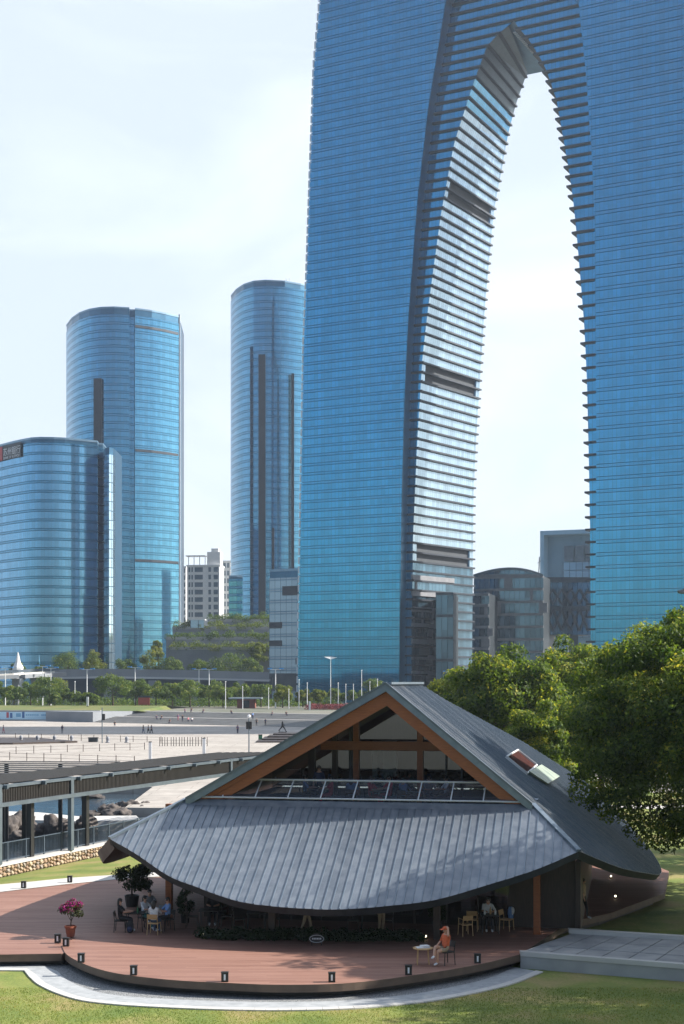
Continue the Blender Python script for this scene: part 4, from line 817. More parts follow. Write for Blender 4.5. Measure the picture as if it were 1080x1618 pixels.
plaza_post_fence('tight post fence on the plaza between the two white pillar signs', [252, 256, 260, 264, 270, 274, 278, 283, 287, 291, 296, 300, 304, 309, 313, 318, 323, 327], 1179, 1179, 1.5)
for i, px in enumerate((33, 59, 86, 113, 170, 200)):
    p = gnd(px, 1171.5 + (i > 3) * 2); t = empty('stone_bollard', p, '%s grey stone bollard from the left along the far rope fence' % ords[i], 'bollard', 'stone bollards on the plaza')
    b = MB(); b.lathe(0, 0, [(.42, 0), (.42, .12), (.24, .2), (.30, .45), (.34, .7), (.30, .9), (.16, 1.05), (0.02, 1.1)], 10); b.build('shaft', M['stone_panel'], t, smooth=True)
def rubbish_bin(px, y, wp, hp, m, label, nm='rubbish_bin', cat='bin'):
    p = gnd(px, y); k = p.y / F; t = empty(nm, p, label, cat); wd, h = wp * k, hp * k; b = MB(); b.boxv((-wd / 2, -wd * .35, .05), (wd, 0, 0), (0, wd * .7, 0), (0, 0, h * .85)); b.build('body', M[m], t); b = MB(); b.boxv((-wd * .55, -wd * .4, .05 + h * .85), (wd * 1.1, 0, 0), (0, wd * .8, 0), (0, 0, h * .15)); b.build('lid', M['black'], t)
rubbish_bin(411, 1170, 6, 9, 'green_paint', 'green litter bin on the plaza near the cafe roof'); rubbish_bin(147, 1172.5, 14, 7, 'frame_dark', 'wide dark planter box by the far rope fence', 'planter_box', 'planter')
def signal(px, y0, y1, heads, label):
    p = gnd(px, y1); k = p.y / F; H = (y1 - y0) * k; t = empty('signal_post', p, label, 'signal post'); b = MB(); b.tube([(0, 0, 0), (0, 0, H)], .09, 8); b.build('pole', M['steel'], t)
    for s in heads:
        b = MB(); b.boxv((s * 4.2 * k - 1.9 * k, -.25, H - 20 * k), (3.8 * k, 0, 0), (0, .5, 0), (0, 0, 12 * k) if len(heads) > 1 else (0, 0, 10 * k)); b.build('signal_box', M['black'], t)
    if len(heads) > 1: b = MB(); b.ico((0, 0, H), .3, 1); b.build('camera_dome', M['white_metal'], t)
signal(161, 1118, 1174, (.6,), 'tall grey post with one dark box on the plaza'); signal(393, 1132, 1192, (-.62, .62), 'grey post with two dark boxes left of the cafe gable')
ls = empty('stage_steps', gnd(440, 1170), 'low dark timber steps on the plaza beside the statue', 'steps')
for k in range(4):
    a, c = gnd(404 + k * 9, 1173.5 - k * 2.2), gnd(500, 1173.5 - k * 2.2); b = MB(ls.location); b.boxv((a.x, a.y, .001 * k), (c.x - a.x, 0, 0), (0, 14 - k * 2.4, 0), (0, 0, .22 * (k + 1))); b.build('step', M['timber_dark'], ls)

# ================================================================== RUBBLE WALL, RAILING, ROCKS, PERGOLA
wz = .72
wall = empty('rubble_wall', wl0, 'low tan rubble stone wall with a pale coping beside the lawn', 'wall'); wlen = (wl2 - wl0).length
b = MB(wl0); b.boxv(wl0 - wnor * .5 + Vector((0, 0, -1.4)), wdir * wlen, wnor * .42, (0, 0, 1.4 + wz - .12)); b.build('mortar_core', M['mortar'], wall)
b = MB(wl0); b.boxv(wl0 - wnor * .75 + Vector((0, 0, wz - .118)), wdir * wlen, wnor * .80, (0, 0, .12)); b.build('coping', M['concrete_pale'], wall)
q = random.Random(11); smesh = []
for k in range(16):
    b = MB(); b.ico((0, 0, 0), (.5, .14, .5), 1, .16, k); smesh.append(b.mesh('stone', M['stone'][k % 4]))
wang = math.atan2(wdir.y, wdir.x); s = 0; ncol = 0
while s < 24:
    wd = q.uniform(.26, .42); z = 0; rows_ = q.choice(([.2, .22, .18], [.26, .34], [.3, .16, .14], [.16, .2, .24]))
    for h in rows_:
        o = inst('stone', q.choice(smesh), wall, wdir * (s + wd / 2 + q.uniform(-.03, .03)) - wnor * .06 + Vector((0, 0, z + h / 2)), wang, (wd * .98, 1, h * .98)); z += h
    s += wd
rail = empty('pond_railing', wl0 + Vector((0, 0, wz)), 'dark steel railing with thin bars on the rubble wall', 'railing'); ro = rail.location; rl = 34
def rp_(s, z, off=-.45): return wl0 + wdir * s + wnor * off + Vector((0, 0, wz + z))
for z in (.1, 1.05): b = MB(ro); b.bar(rp_(0, z), rp_(rl, z), .06, .05); b.build('rail', M['rail_blue'], rail)
b = MB(); b.boxv((-.04, -.04, 0), (.08, 0, 0), (0, .08, 0), (0, 0, 1.1)); pme = b.mesh('post', M['rail_blue'])
for k in range(20): inst('post', pme, rail, rp_(k * 1.8, 0) - ro, wang)
b = MB(ro)
for k in range(int(rl / .14)): b.bar(rp_(k * .14, .1), rp_(k * .14, 1.03), .04)
o = b.build('baluster', M['rail_blue'], rail); o['kind'] = 'stuff'
# boulders at the pond edge
b = MB(); rocks = [(6, 1325, 46, 36, 'dark boulder cut by the left frame edge'), (26, 1321, 58, 36, 'pointed boulder second from the left edge'), (30, 1331, 34, 20, 'small low boulder in front of the pointed one'), (58, 1323, 46, 25, 'long low boulder under the first dark post'), (90, 1323, 48, 35, 'big rounded boulder on its own before the causeway'),
        (134, 1321, 42, 32, 'rounded boulder between the two dark posts'), (143, 1288, 26, 8, 'flat boulder at the left of the far cluster'), (172, 1287, 30, 18, 'smooth boulder left in the far cluster'), (184, 1292, 40, 16, 'broad boulder at the front of the far cluster'), (203, 1283, 36, 20, 'tallest boulder of the far cluster'), (222, 1287, 26, 14, 'right boulder of the far cluster before the blue post'), (232, 1281, 26, 14, 'small boulder behind the blue post'), (190, 1280, 20, 14, 'small boulder behind the far cluster'), (146, 1260, 36, 8, 'flat rock across the pond')]
for i, (px, yb, wp, hp, l) in enumerate(rocks):
    p = gnd(px, yb, -.7); k = p.y / F; b = MB(); b.ico((0, 0, hp * k * .38), (wp * k * .52, wp * k * .4, hp * k * .62), 4, .015, i)
    me = b.mesh('boulder', M['rock'], True)
    from mathutils import noise as mnoise
    for v in me.vertices:
        d_ = mnoise.noise(Vector(v.co) * (1.1 / (wp * k * .35)) + Vector((i * 3.1, 0, 0))); d2 = mnoise.noise(Vector(v.co) * (3.2 / (wp * k * .35)) + Vector((i * 3.1, 7, 0))); v.co = Vector((v.co.x * (1 + .42 * d_ + .24 * d2), v.co.y * (1 + .42 * d_ + .24 * d2), v.co.z * (1 + .34 * d_ + .2 * d2)))
    o = bpy.data.objects.new('boulder', me); C.objects.link(o); o.location = (p.x, p.y, -.8); tag(o, l, 'boulder', 'boulders in the pond')
# pergola walkway
pg = empty('pergola', wl0 + wdir * 6 + Vector((0, 0, wz)), 'long dark pergola walkway with steel posts over the pond railing', 'pergola'); po = pg.location
PZ = 4.9; pw = 4.6
def pq(s, off, z): return wl0 + wdir * s + wnor * off + Vector((0, 0, z))
pend = 41
b = MB(po); b.bar(pq(-6, .05, PZ), pq(pend, .05, PZ), .16, .16); b.build('top_beam', M['steel'], pg)
b = MB(po); b.bar(pq(-6, .08, PZ - .98), pq(pend, .08, PZ - .98), .2, .22); b.build('bottom_beam', M['steel'], pg)
b = MB(po)
for k in range(int((pend + 6) / .16)): b.bar(pq(-6 + k * .16, 0, PZ - .9), pq(-6 + k * .16, 0, PZ - .08), .085, .05, wnor)
o = b.build('fascia_slat', M['slat_black'], pg); o['kind'] = 'stuff'
b = MB(po); b.boxv(pq(-6, -.12, PZ - .92), wdir * (pend + 6), wnor * .04, (0, 0, .86)); b.build('fascia_board', M['black'], pg)
def post_s(px, y): p = gnd(px, y, wz); return (p - wl0).dot(wdir)
for px, y in ((115, 1344), (224, 1288)):
    s_ = post_s(px, y); b = MB(po); b.bar(pq(s_, .02, wz), pq(s_, .02, PZ + .12), .24, .3, wdir); b.build('post', M['steel'], pg)
for s_ in (post_s(224, 1288) + 7.6, post_s(224, 1288) + 15.2, post_s(115, 1344) - 7.2): b = MB(po); b.bar(pq(s_, .02, wz), pq(s_, .02, PZ + .12), .24, .3, wdir); b.build('post', M['steel'], pg)
for px, y in ((36, 1353), (151, 1337), (249, 1276), (335, 1230)):
    s_ = post_s(px, y); b = MB(po); b.bar(pq(s_, -.5, wz - .8), pq(s_, -.5, PZ - .2), .32, .32, wdir); b.build('dark_post', M['black'], pg)
for k in range(9):
    off = -.5 - k * .52; b = MB(po); b.bar(pq(-6, off, PZ + .12), pq(pend - .3 * k, off, PZ + .12), .26, .05); b.build('roof_slat', M['slat_black'], pg)
for k in range(13):
    s_ = -5 + k * 3.7; b = MB(po); b.bar(pq(s_, .4, PZ - .02), pq(s_, -pw - .4, PZ - .02), .12, .2); b.build('rafter', M['steel'], pg)
# wide slatted roof behind it on the left
p2 = empty('slatted_roof', at(40, 1215, 92), 'wide dark slatted shade roof behind the pergola on the left', 'pergola'); z = PZ + .05
for k in range(11):
    y = 1203.5 + k * 3.1; Y = F * (CH - z) / (y - HY); xr = 180 - k * 15 if k > 2 else 189 - k * 4
    a, c = at(-60, y, Y), at(xr, y + 1.2, Y); b = MB(p2.location); b.bar((a.x, Y, z), (c.x, Y - .3, z), .85, .04); b.build('roof_slat', M['slat_black'], p2)
for px in (10, 95): 
    for yy in (1206, 1226):
        Y = F * (CH - z) / (yy - HY); a = at(px if yy < 1220 else px * .4, yy, Y); b = MB(p2.location); b.bar((a.x, Y, -1), (a.x, Y, z - .05), .25); b.build('dark_post', M['black'], p2)

# ================================================================== THE CAFE
DZ = .5
ca = gnd(110, 1494, DZ); cb_ = gnd(560, 1511, DZ); U = (cb_ - ca).normalized(); BK = Vector((-U.y, U.x, 0)); Z = Vector((0, 0, 1))
SL = R(30); cr = ca - BK * 1.9; NF = (-BK * math.sin(SL) + Z * math.cos(SL)).normalized(); TF = (BK * math.cos(SL) + Z * math.sin(SL))
AP = onp(611, 1081, cr + BK * 9.6, BK)                      # front apex of the gable
PR, PL = R(38.5), R(30.0)
TR_ = U * math.cos(PR) - Z * math.sin(PR); NR = (U * math.sin(PR) + Z * math.cos(PR))
TL_ = -U * math.cos(PL) - Z * math.sin(PL); NL = (-U * math.sin(PL) + Z * math.cos(PL))
def solve3(n1, d1, n2, d2, z):
    m = Matrix((n1, n2, (0, 0, 1))); return m.inverted() @ Vector((d1, d2, z))
def hipR(z): return solve3(NF, NF.dot(cr), NR, NR.dot(AP), z)
def hipL(z): return solve3(NF, NF.dot(cr), NL, NL.dot(AP), z)
def fst(p): d = p - cr; return d.dot(U), d.dot(TF)
def rst(p): d = p - AP; return d.dot(BK), d.dot(TR_)
def lst(p): d = p - AP; return d.dot(BK), d.dot(TL_)
tb = fst(onp(560, 1266.5, cr, NF))[1]
zb_ = (cr + TF * tb).z
HTR, HTL = hipR(zb_), hipL(zb_); HBR, HBL = hipR(4.03), hipL(4.1)
caf = empty('cafe_pavilion', ca + BK * 9 + U * 11, 'two-storey cafe pavilion with grey zinc gable roof and orange timber verge on a red deck', 'cafe building'); co = caf.location
eave_px = [(173, 1322), (215, 1350), (264, 1383), (308, 1401), (367, 1422), (419, 1431), (493, 1436.5), (540, 1437), (614, 1431.5), (688, 1422), (762, 1401), (847, 1374), (918, 1338)]
fl_ = [fst(onp(x, y, cr, NF)) for x, y in eave_px]; fl_[0] = fst(HBL); fl_[-1] = fst(HBR)
f_hi = [fst(HBL), fst(HTL), fst(HTR), fst(HBR)]
def dense(tab, n=90):
    c = catmull([(x, y, 0) for x, y in tab], 8); return [(p.x, p.y) for p in c]
f_lo = dense(fl_)
def roof_side(nm, O, sd, td, nn, hi, lo, s0, s1, wd, mat, seam_gap=0, thick=.3, seam=True, sm='zinc_trim'):
    n = int(round((s1 - s0) / wd)); wd = (s1 - s0) / n; P = lambda s, t, h=0: O + sd * s + td * t + nn * h
    sof = MB(co); fas = MB(co)
    for k in range(n):
        sa, sb_ = s0 + k * wd, s0 + (k + 1) * wd; ss = [sa + .004, (sa + sb_) / 2, sb_ - .004]
        b = MB(co); vs = []; 
        for s in ss: vs += [P(s, lerp(lo, s)), P(s, lerp(hi, s))]
        h_ = rng.uniform(0, .012)
        b.add([v + nn * h_ for v in vs], [(0, 2, 3, 1), (2, 4, 5, 3)]); b.build('roof_panel', M[mat], caf)
        v2 = [P(s, lerp(f, s), -thick) for s in (sa, sb_) for f in (lo, hi)]; sof.add(v2, [(0, 1, 3, 2)])
        fas.add([P(sa, lerp(lo, sa), .0), P(sb_, lerp(lo, sb_), .0), P(sb_, lerp(lo, sb_), -thick - .02), P(sa, lerp(lo, sa), -thick - .02)], [(0, 1, 2, 3)])
        if seam and k:
            t0, t1 = lerp(lo, sa), lerp(hi, sa)
            if abs(t1 - t0) > 1.0:
                g = (1 if t1 > t0 else -1); t1 -= g * (seam_gap if hi[1][0] < sa < hi[2][0] else .05); b = MB(co); b.bar(P(sa, t0 + g * .02, .018), P(sa, t1, .018), .03, .046, nn); b.build('standing_seam', M[sm], caf)
    sof.build('soffit', M['soffit'], caf); fas.build('eave_fascia', M['frame_dark'], caf)
roof_side('front', cr, U, TF, NF, f_hi, f_lo, fl_[0][0], fl_[-1][0], .335, 'zinc', .5)
b = MB(co); s0, s1 = f_hi[1][0], f_hi[2][0]; b.bar(ca + U * (s0 - .1) + TF * (tb - .04) + NF * .05, ca + U * (s1 + .1) + TF * (tb - .04) + NF * .05, .1, .12, NF); b.build('cap_flashing', M['zinc_trim'], caf)
b = MB(co); b.quad(*[cr + U * s + TF * t + NF * .02 for s, t in ((s0 + .4, tb - .5), (s1 - .3, tb - .5), (s1 - .05, tb - .08), (s0 + .1, tb - .08))]); b.build('flashing_sheet', M['zinc'], caf)
# right slope
rr = rst(HBR)
r_lo = dense([rr, (-1.43, 11.15), (1.48, 12.25), (5.8, 13.4), (11, 14.5), (16, 14.3), (21, 13.0), (25, 11.2), (27.2, 9.4)])
r_hi = [rr, (rst(HTR)[0], rst(HTR)[1]), (.03, 0), (9.45, .0), (11.16, 1.21), (15.7, 3.02), (21.1, 5.16), (23.84, 7.07), (27.2, 9.3)]
# skylight hatch, no hole cut: panels are laid over the whole slope, the hatch stands proud of them
roof_side('right', AP, BK, TR_, NR, r_hi, r_lo, rr[0], 27.0, .4, 'zinc_lit', .1, sm='zinc_trim')
ll = lst(HBL)
l_lo = dense([ll, (ll[0] + 1.2, ll[1] + .75), (0.5, 14.9), (4, 15.3), (9, 14.8), (14, 13.2), (18, 11)])
l_hi = [ll, (lst(HTL)[0], lst(HTL)[1]), (.03, 0), (9.45, 0), (11.2, 1.2), (18, 9)]
roof_side('left', AP, BK, TL_, NL, l_hi, l_lo, ll[0], 18, .6, 'zinc_lit', .1, sm='zinc_lit', thick=.45)
# ridge cap, hips and verges
b = MB(co); b.bar(AP + Z * .04, AP + BK * 9.5 + Z * .04, .4, .1); b.build('ridge_cap', M['zinc_trim'], caf)
for p, q_ in ((HTR, HBR), (HTL, HBL)): b = MB(co); b.bar(p + Z * .03, q_ + Z * .03, .22, .1); b.build('hip_cap', M['zinc_trim'], caf)
def verge(P_, Q_, nm, m, back, z0_, z1_, th):
    b = MB(co); d = Q_ - P_; b.boxv(P_ + BK * back + Z * z0_, d, BK * th, Z * (z1_ - z0_)); return b.build(nm, m, caf)
for Q_ in (HTL, HTR):
    verge(AP, Q_, 'verge_trim', M['zinc_trim'], -.32, -.30, .06, .34); verge(AP, Q_, 'verge_batten', M['steel'], -.36, -.02, .09, .10)
    verge(AP, Q_, 'timber_barge', M['timber'], -.05, -.90, -.302, .22)
    verge(AP + BK * .2, Q_ + BK * .2, 'soffit_lining', M['timber'], 0, -.46, -.36, 3.7)
# glass railing lying in the plane of the front slope
rl_t = fst(onp(454, 1236, cr, NF))[1]
pxs = [351 + 51.5 * k for k in range(9)]
def rails(t): 
    return [cr + U * s + TF * t for s in (s0 + .3 + (t - tb) * .9, s1 - .15 - (t - tb) * .72)]
ps = [fst(onp(px, 1262 + (px - 290) * .0185, cr, NF))[0] for px in pxs]
gr = MB(co); a, c = rails(tb + .06); d, e = rails(rl_t + .22)
edges = [None] + ps + [None]
for i in range(len(edges) - 1):
    x0 = [edges[i] + .03] * 2 if edges[i] is not None else [fst(a)[0], fst(d)[0]]; x1 = [edges[i + 1] - .03] * 2 if edges[i + 1] is not None else [fst(c)[0], fst(e)[0]]
    b = MB(co); b.quad(cr + U * x0[0] + TF * (tb + .06) + NF * .1, cr + U * x1[0] + TF * (tb + .06) + NF * .1, cr + U * x1[1] + TF * (rl_t + .2) + NF * .1, cr + U * x0[1] + TF * (rl_t + .2) + NF * .1); b.build('railing_pane', M['glass_rail'], caf)
a, c = rails(rl_t); b = MB(co); b.bar(a + NF * .12, c + NF * .12, .05, .06, NF); b.build('railing_rail', M['white_metal'], caf)
a2, c2_ = rails(tb + .02); b = MB(co); b.bar(a2 + NF * .1, c2_ + NF * .1, .05, .05, NF); b.build('railing_base', M['white_metal'], caf)
for s in ps: b = MB(co); b.bar(cr + U * s + TF * tb + NF * .09, cr + U * s + TF * rl_t + NF * .09, .05, .05, NF); b.build('railing_post', M['white_metal'], caf)
for s, x in ((fst(a)[0], 0), (fst(c)[0], 1)): b = MB(co); b.bar((a2, c2_)[x] + NF * .1, (a, c)[x] + NF * .1, .05, .05, NF); b.build('railing_post', M['white_metal'], caf)
# first floor terrace and gable glazing
TFZ = zb_ - .42; GB = 4.0
b = MB(co); b.boxv(HTL + BK * .35 - Z * (HTL.z - TFZ + .3) + U * .5, U * ((HTR - HTL).length - 1.0), BK * 13, Z * .3); b.build('terrace_floor', M['timber_dark'], caf)
GPt = AP + BK * GB
def gpt(px, py): return onp(px, py, GPt, BK)
def roofz(p):                       # underside of the roof over a point in the gable plane
    x = (p - GPt).dot(U); return AP.z - .42 - (x * math.tan(PR) if x > 0 else -x * math.tan(PL))
zbm = gpt(600, 1177).z; bh = .26
cols = [(430, 493, 0), (493, 529, 0), (529, 563, 0), (563, 664, 1), (664, 705, 0), (705, 730, 0), (730, 765, 0)]
for x0, x1, big in cols:
    pa, pb = gpt(x0, 1177), gpt(x1, 1177); pa.z = pb.z = 0; ra_, rb_ = roofz(pa), roofz(pb)
    for (za, zt_) in ((TFZ, zbm - bh), (zbm + bh, 99)):
        a1, b1 = min(zt_, ra_), min(zt_, rb_)
        if max(a1, b1) - za < .15: continue
        a1 = max(a1, za + .02); b1 = max(b1, za + .02); ap_ = []
        if x0 < 611 < x1 and zt_ > 50: ap_ = [Vector((GPt.x, GPt.y, AP.z - .42))]
        b = MB(co); pts = [pa + Z * za, pb + Z * za, pb + Z * b1] + ap_ + [pa + Z * a1]; b.add(pts, [tuple(range(len(pts)))]); b.build('gable_pane', M['glass_gable'], caf)
for px, wd, mm in ((493, .3, 'timber_dark'), (529, .22, 'timber_dark'), (554, .12, 'frame_dark'), (563, .26, 'timber'), (664, .26, 'timber'), (705, .06, 'frame_dark'), (730, .08, 'frame_dark')):
    p = gpt(px, 1177); p.z = TFZ; zt_ = min(roofz(p), 99); b = MB(co); b.boxv(p - U * wd / 2 - BK * .16, U * wd, BK * .3, Z * (zt_ - TFZ)); b.build('gable_post', M['timber_gable'] if False else M[mm], caf)
pa, pb = gpt(508, 1177), gpt(704, 1177); b = MB(co); b.boxv(pa - Z * bh * .8 - BK * .2, U * (pb - pa).dot(U), BK * .28, Z * bh * 1.5); b.build('gable_beam', M['timber'], caf)
# upper interior
b = MB(co); p = GPt + BK * 9.5; b.add([p - U * 8.3 + Z * (TFZ - AP.z), p + U * 5.7 + Z * (TFZ - AP.z), p - Z * .36], [(0, 1, 2)]); b.build('upper_back_wall', M['timber_dark'], caf)
wp_ = empty('white_partition', gpt(590, 1220) + BK * 3, 'bright white partition behind the gable glazing', 'partition'); a = gpt(569, 1240) + BK * 3; c = gpt(609, 1240) + BK * 3
b = MB(wp_.location); b.boxv(Vector((a.x, a.y, TFZ)), c - a, BK * .15, Z * 2.6); b.build('panel', M['white_wall'], wp_); b = MB(wp_.location); b.boxv(Vector((a.x, a.y, TFZ + .9)) + (c - a) * .22 - BK * .03, (c - a) * .2, BK * .02, Z * 1.6); b.build('slot_window', M['win_dark'], wp_)
# skylight hatch on the right slope
def rp3(px, py, h=0): return onp(px, py, AP, NR) + NR * h
o4 = [rst(rp3(x, y)) for x, y in ((795, 1197), (817, 1189.5), (849, 1212), (829, 1222))]
sm_ = sum(x for x, _ in o4) / 4; sA, sB = (o4[0][0] + o4[3][0]) / 2, (o4[1][0] + o4[2][0]) / 2; tA_, tB_ = (o4[0][1] + o4[1][1]) / 2, (o4[2][1] + o4[3][1]) / 2
def R3(s, t, h): return AP + BK * s + TR_ * t + NR * h
hat = [R3(sA, tA_, 0), R3(sB, tA_, 0), R3(sB, tB_, 0), R3(sA, tB_, 0)]
b = MB(co)
for i in range(4): b.bar(hat[i] + NR * .07, hat[(i + 1) % 4] + NR * .07, .07, .14, NR)
b.build('hatch_frame', M['white_metal'], caf)
b = MB(co); b.quad(*[p + NR * .055 for p in hat]); b.build('hatch_dark_sheet', pm('hatch_red_brown', (.05, .014, .011), (.03, .010, .009), 3, .95, spec=.1), caf)  # dark sheet laid on the roof in place of the shaded hole
lid = [rp3(*q_, .1) for q_ in ((832, 1223), (852, 1212), (881, 1230.5), (862, 1242.5))]
b = MB(co); b.add(lid + [p + NR * .08 for p in lid], [(0, 1, 2, 3), (7, 6, 5, 4), (0, 4, 5, 1), (1, 5, 6, 2), (2, 6, 7, 3), (3, 7, 4, 0)]); b.build('hatch_lid', pm('pale_hatch_glass', (.40, .45, .38), (.26, .33, .29), 1.2, .25), caf)
# ground floor: posts, dark glazed front, walls
def cu(s, t, z=DZ): return Vector((ca.x, ca.y, 0)) + U * s + BK * t + Z * z
for px, py in ((267, 1450), (690, 1484), (848, 1476), (430, 1480)):
    p = gnd(px, py, DZ); zt_ = DZ + (p - cr).dot(BK) * math.tan(SL) - .3; b = MB(co); b.boxv(p - U * .13 - BK * .13, U * .26, BK * .26, Z * max(.5, zt_ - DZ)); b.build('post', M['timber'] if px in (267, 848) else M['timber_dark'], caf)
fw = 7.6                                              # front glass line, measured back from the shadow line
for k in range(9):
    s = 4.2 + k * 1.32; b = MB(co); b.quad(cu(s, fw), cu(s + 1.24, fw), cu(s + 1.24, fw, TFZ - .35), cu(s, fw, TFZ - .35)); b.build('shopfront_pane', M['glass_win'], caf)
    b = MB(co); b.boxv(cu(s - .08, fw - .05), U * .08, BK * .1, Z * (TFZ - .35 - DZ)); b.build('shopfront_mullion', M['timber_dark'], caf)
b = MB(co); b.boxv(cu(3, 16), U * 15.2, BK * .2, Z * 3.0); b.build('back_wall', M['soffit'], caf)
b = MB(co); b.boxv(cu(3.0, fw), U * .2, BK * 8.4, Z * (TFZ - DZ - .35)); b.build('side_wall', M['timber_dark'], caf)
b = MB(co); b.boxv(cu(18.7, 7.2), U * .2, BK * 16, Z * 2.75); b.build('side_wall', M['timber_dark'], caf)
b = MB(co); b.boxv(cu(15.9, fw), U * 2.78, BK * .2, Z * 3.2); b.build('side_screen', M['timber_dark'], caf)
ct = empty('service_counter', cu(9.5, 10), 'long dark service counter inside the ground floor', 'counter'); b = MB(ct.location); b.boxv(cu(6, 9.8), U * 6, BK * .8, Z * 1.0); b.build('body', M['timber_dark'], ct); b = MB(ct.location); b.boxv(cu(5.9, 9.7, DZ + 1.002), U * 6.2, BK * 1.0, Z * .06); b.build('worktop', M['steel'], ct)

# deck
arc = catmull([gnd(x, y, DZ) for x, y in ((97, 1494), (105, 1508), (130, 1522), (166, 1534), (211, 1542), (280, 1549), (356, 1553), (450, 1556), (560, 1552.5), (680, 1537), (760, 1523), (822, 1508))], 6)
rest = [Vector(p) for p in ((9.4, 60.5, 0), (11.6, 63, 0), (15.3, 69, 0), (17.3, 77, 0), (16.5, 86, 0), (11, 95, 0), (-2, 96, 0), (-7, 84, 0))]
bedge = [gnd(x, y, DZ) for x, y in ((262, 1384), (194, 1388), (111, 1396), (40, 1404), (0, 1409), (-50, 1417))]
def deck_piece(name, poly, z1, z0, lbl=None):
    b = MB(); n = len(poly); b.cur = 0; b.add([(p.x, p.y, z1) for p in poly], [tuple(range(n))]); b.cur = 1
    b.add([(p.x, p.y, z1) for p in poly] + [(p.x, p.y, z0) for p in poly], [(i, (i + 1) % n, n + (i + 1) % n, n + i) for i in range(n)]); return struct(name, b, [M['deck'], M['deck_edge']])
deck_piece('deck', list(arc) + rest, DZ, .24)
wing = [gnd(-60, 1507, DZ), gnd(0, 1507, DZ), gnd(97, 1505.5, DZ), cu(1.5, 4), cu(3, 16)] + bedge
deck_piece('deck_wing', wing, DZ - .03, .2)
cen = Vector((-2.2, 62, 0)); b = MB(); ip = [cen + (Vector((p.x, p.y, 0)) - cen) * .965 for p in list(arc) + rest]; b.prism([(p.x, p.y) for p in ip], -.02, .238); struct('deck_base', b, M['black'])
b = MB(); ip = [p + Vector((0, .35, 0)) for p in (gnd(-60, 1507, DZ), gnd(97, 1505.5, DZ))]; b.boxv((ip[0].x, ip[0].y, 0), ip[1] - ip[0], (0, 6, 0), (0, 0, .198)); struct('deck_wing_base', b, M['black'])
# path with the deck's shade in its tone, and gravel round the deck
opx = [(-70, 1534), (0, 1534.6), (38, 1535), (45, 1544), (60, 1557), (91, 1571.5), (130, 1582.5), (181, 1588.5), (233, 1592), (308, 1595.5), (382, 1597.5), (460, 1598), (560, 1595), (640, 1588), (704, 1579.5), (800, 1559), (858, 1537)]
oc = [gnd(*q_) for q_ in opx[:3]] + catmull([gnd(*q_) for q_ in opx[3:]], 4)
ic = []
for p in oc:
    if p.x < -11.2: ic.append(Vector((p.x, gnd(0, 1520).y + 2.4, 0)))
    else: ic.append(cen + (p - cen).normalized() * ((p - cen).length - 3.2))
def ring(name, A_, B_, z, m):
    b = MB(); n = len(A_); b.add([(p.x, p.y, z) for p in A_] + [(p.x, p.y, z) for p in B_], [(i, i + 1, n + i + 1, n + i) for i in range(n - 1)]); return struct(name, b, m)
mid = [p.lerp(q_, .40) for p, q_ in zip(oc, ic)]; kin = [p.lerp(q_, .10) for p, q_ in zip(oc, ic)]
ring('gravel', mid, ic, .012, M['gravel'])['kind'] = 'stuff'; ring('path', kin, mid, .02, M['path_shade_grey'])
kb_ = empty('path_kerb', oc[10], 'pale kerb stones standing for the sunlit outer rim of the curved path', 'kerb')  # kept pale so the rim reads as the sunlit edge of the path
acc = 0
for i in range(len(oc) - 1):
    b = MB(kb_.location); a, c, d, e = oc[i], oc[i + 1], kin[i + 1], kin[i]; g = .006 / max(.3, (c - a).length); a, c = a.lerp(c, g), c.lerp(a, g); e, d = e.lerp(d, g), d.lerp(e, g)
    b.add([(p.x, p.y, 0) for p in (a, c, d, e)] + [(p.x, p.y, .045) for p in (a, c, d, e)], [(4, 5, 6, 7), (0, 1, 5, 4), (1, 2, 6, 5), (2, 3, 7, 6), (3, 0, 4, 7)]); b.build('kerb_stone', M['concrete_pale'], kb_)
bo_ = [gnd(x, y, .47) for x, y in ((262, 1376.5), (194, 1382), (111, 1387.5), (40, 1394.5), (0, 1398), (-50, 1405))]
b = MB(); n = 6; b.add([(p.x, p.y, .49) for p in bedge] + [(p.x, p.y, .49) for p in bo_], [(i, i + 1, n + i + 1, n + i) for i in range(5)]); b.add([(p.x, p.y, .49) for p in bo_] + [(p.x, p.y + .4, -.1) for p in bo_], [(i, i + 1, n + i + 1, n + i) for i in range(5)]); struct('rear_path', b, M['concrete_pale'])
# raised lawn strip between the rear path and the rubble wall
b = MB(); ws = [wl0 + wdir * k * 4 - wnor * .0 for k in range(-2, 9)]; b.add([(p.x, p.y + .1, .44) for p in bo_] + [tuple((wl0 + wdir * k + wnor * .06 + Z * .02)) for k in (14, 7, 0, -7)] , [(0, 1, 6), (1, 2, 7, 6), (2, 3, 7), (3, 4, 8, 7), (4, 5, 9, 8)]); struct('grass_slope', b, M['lawn'])
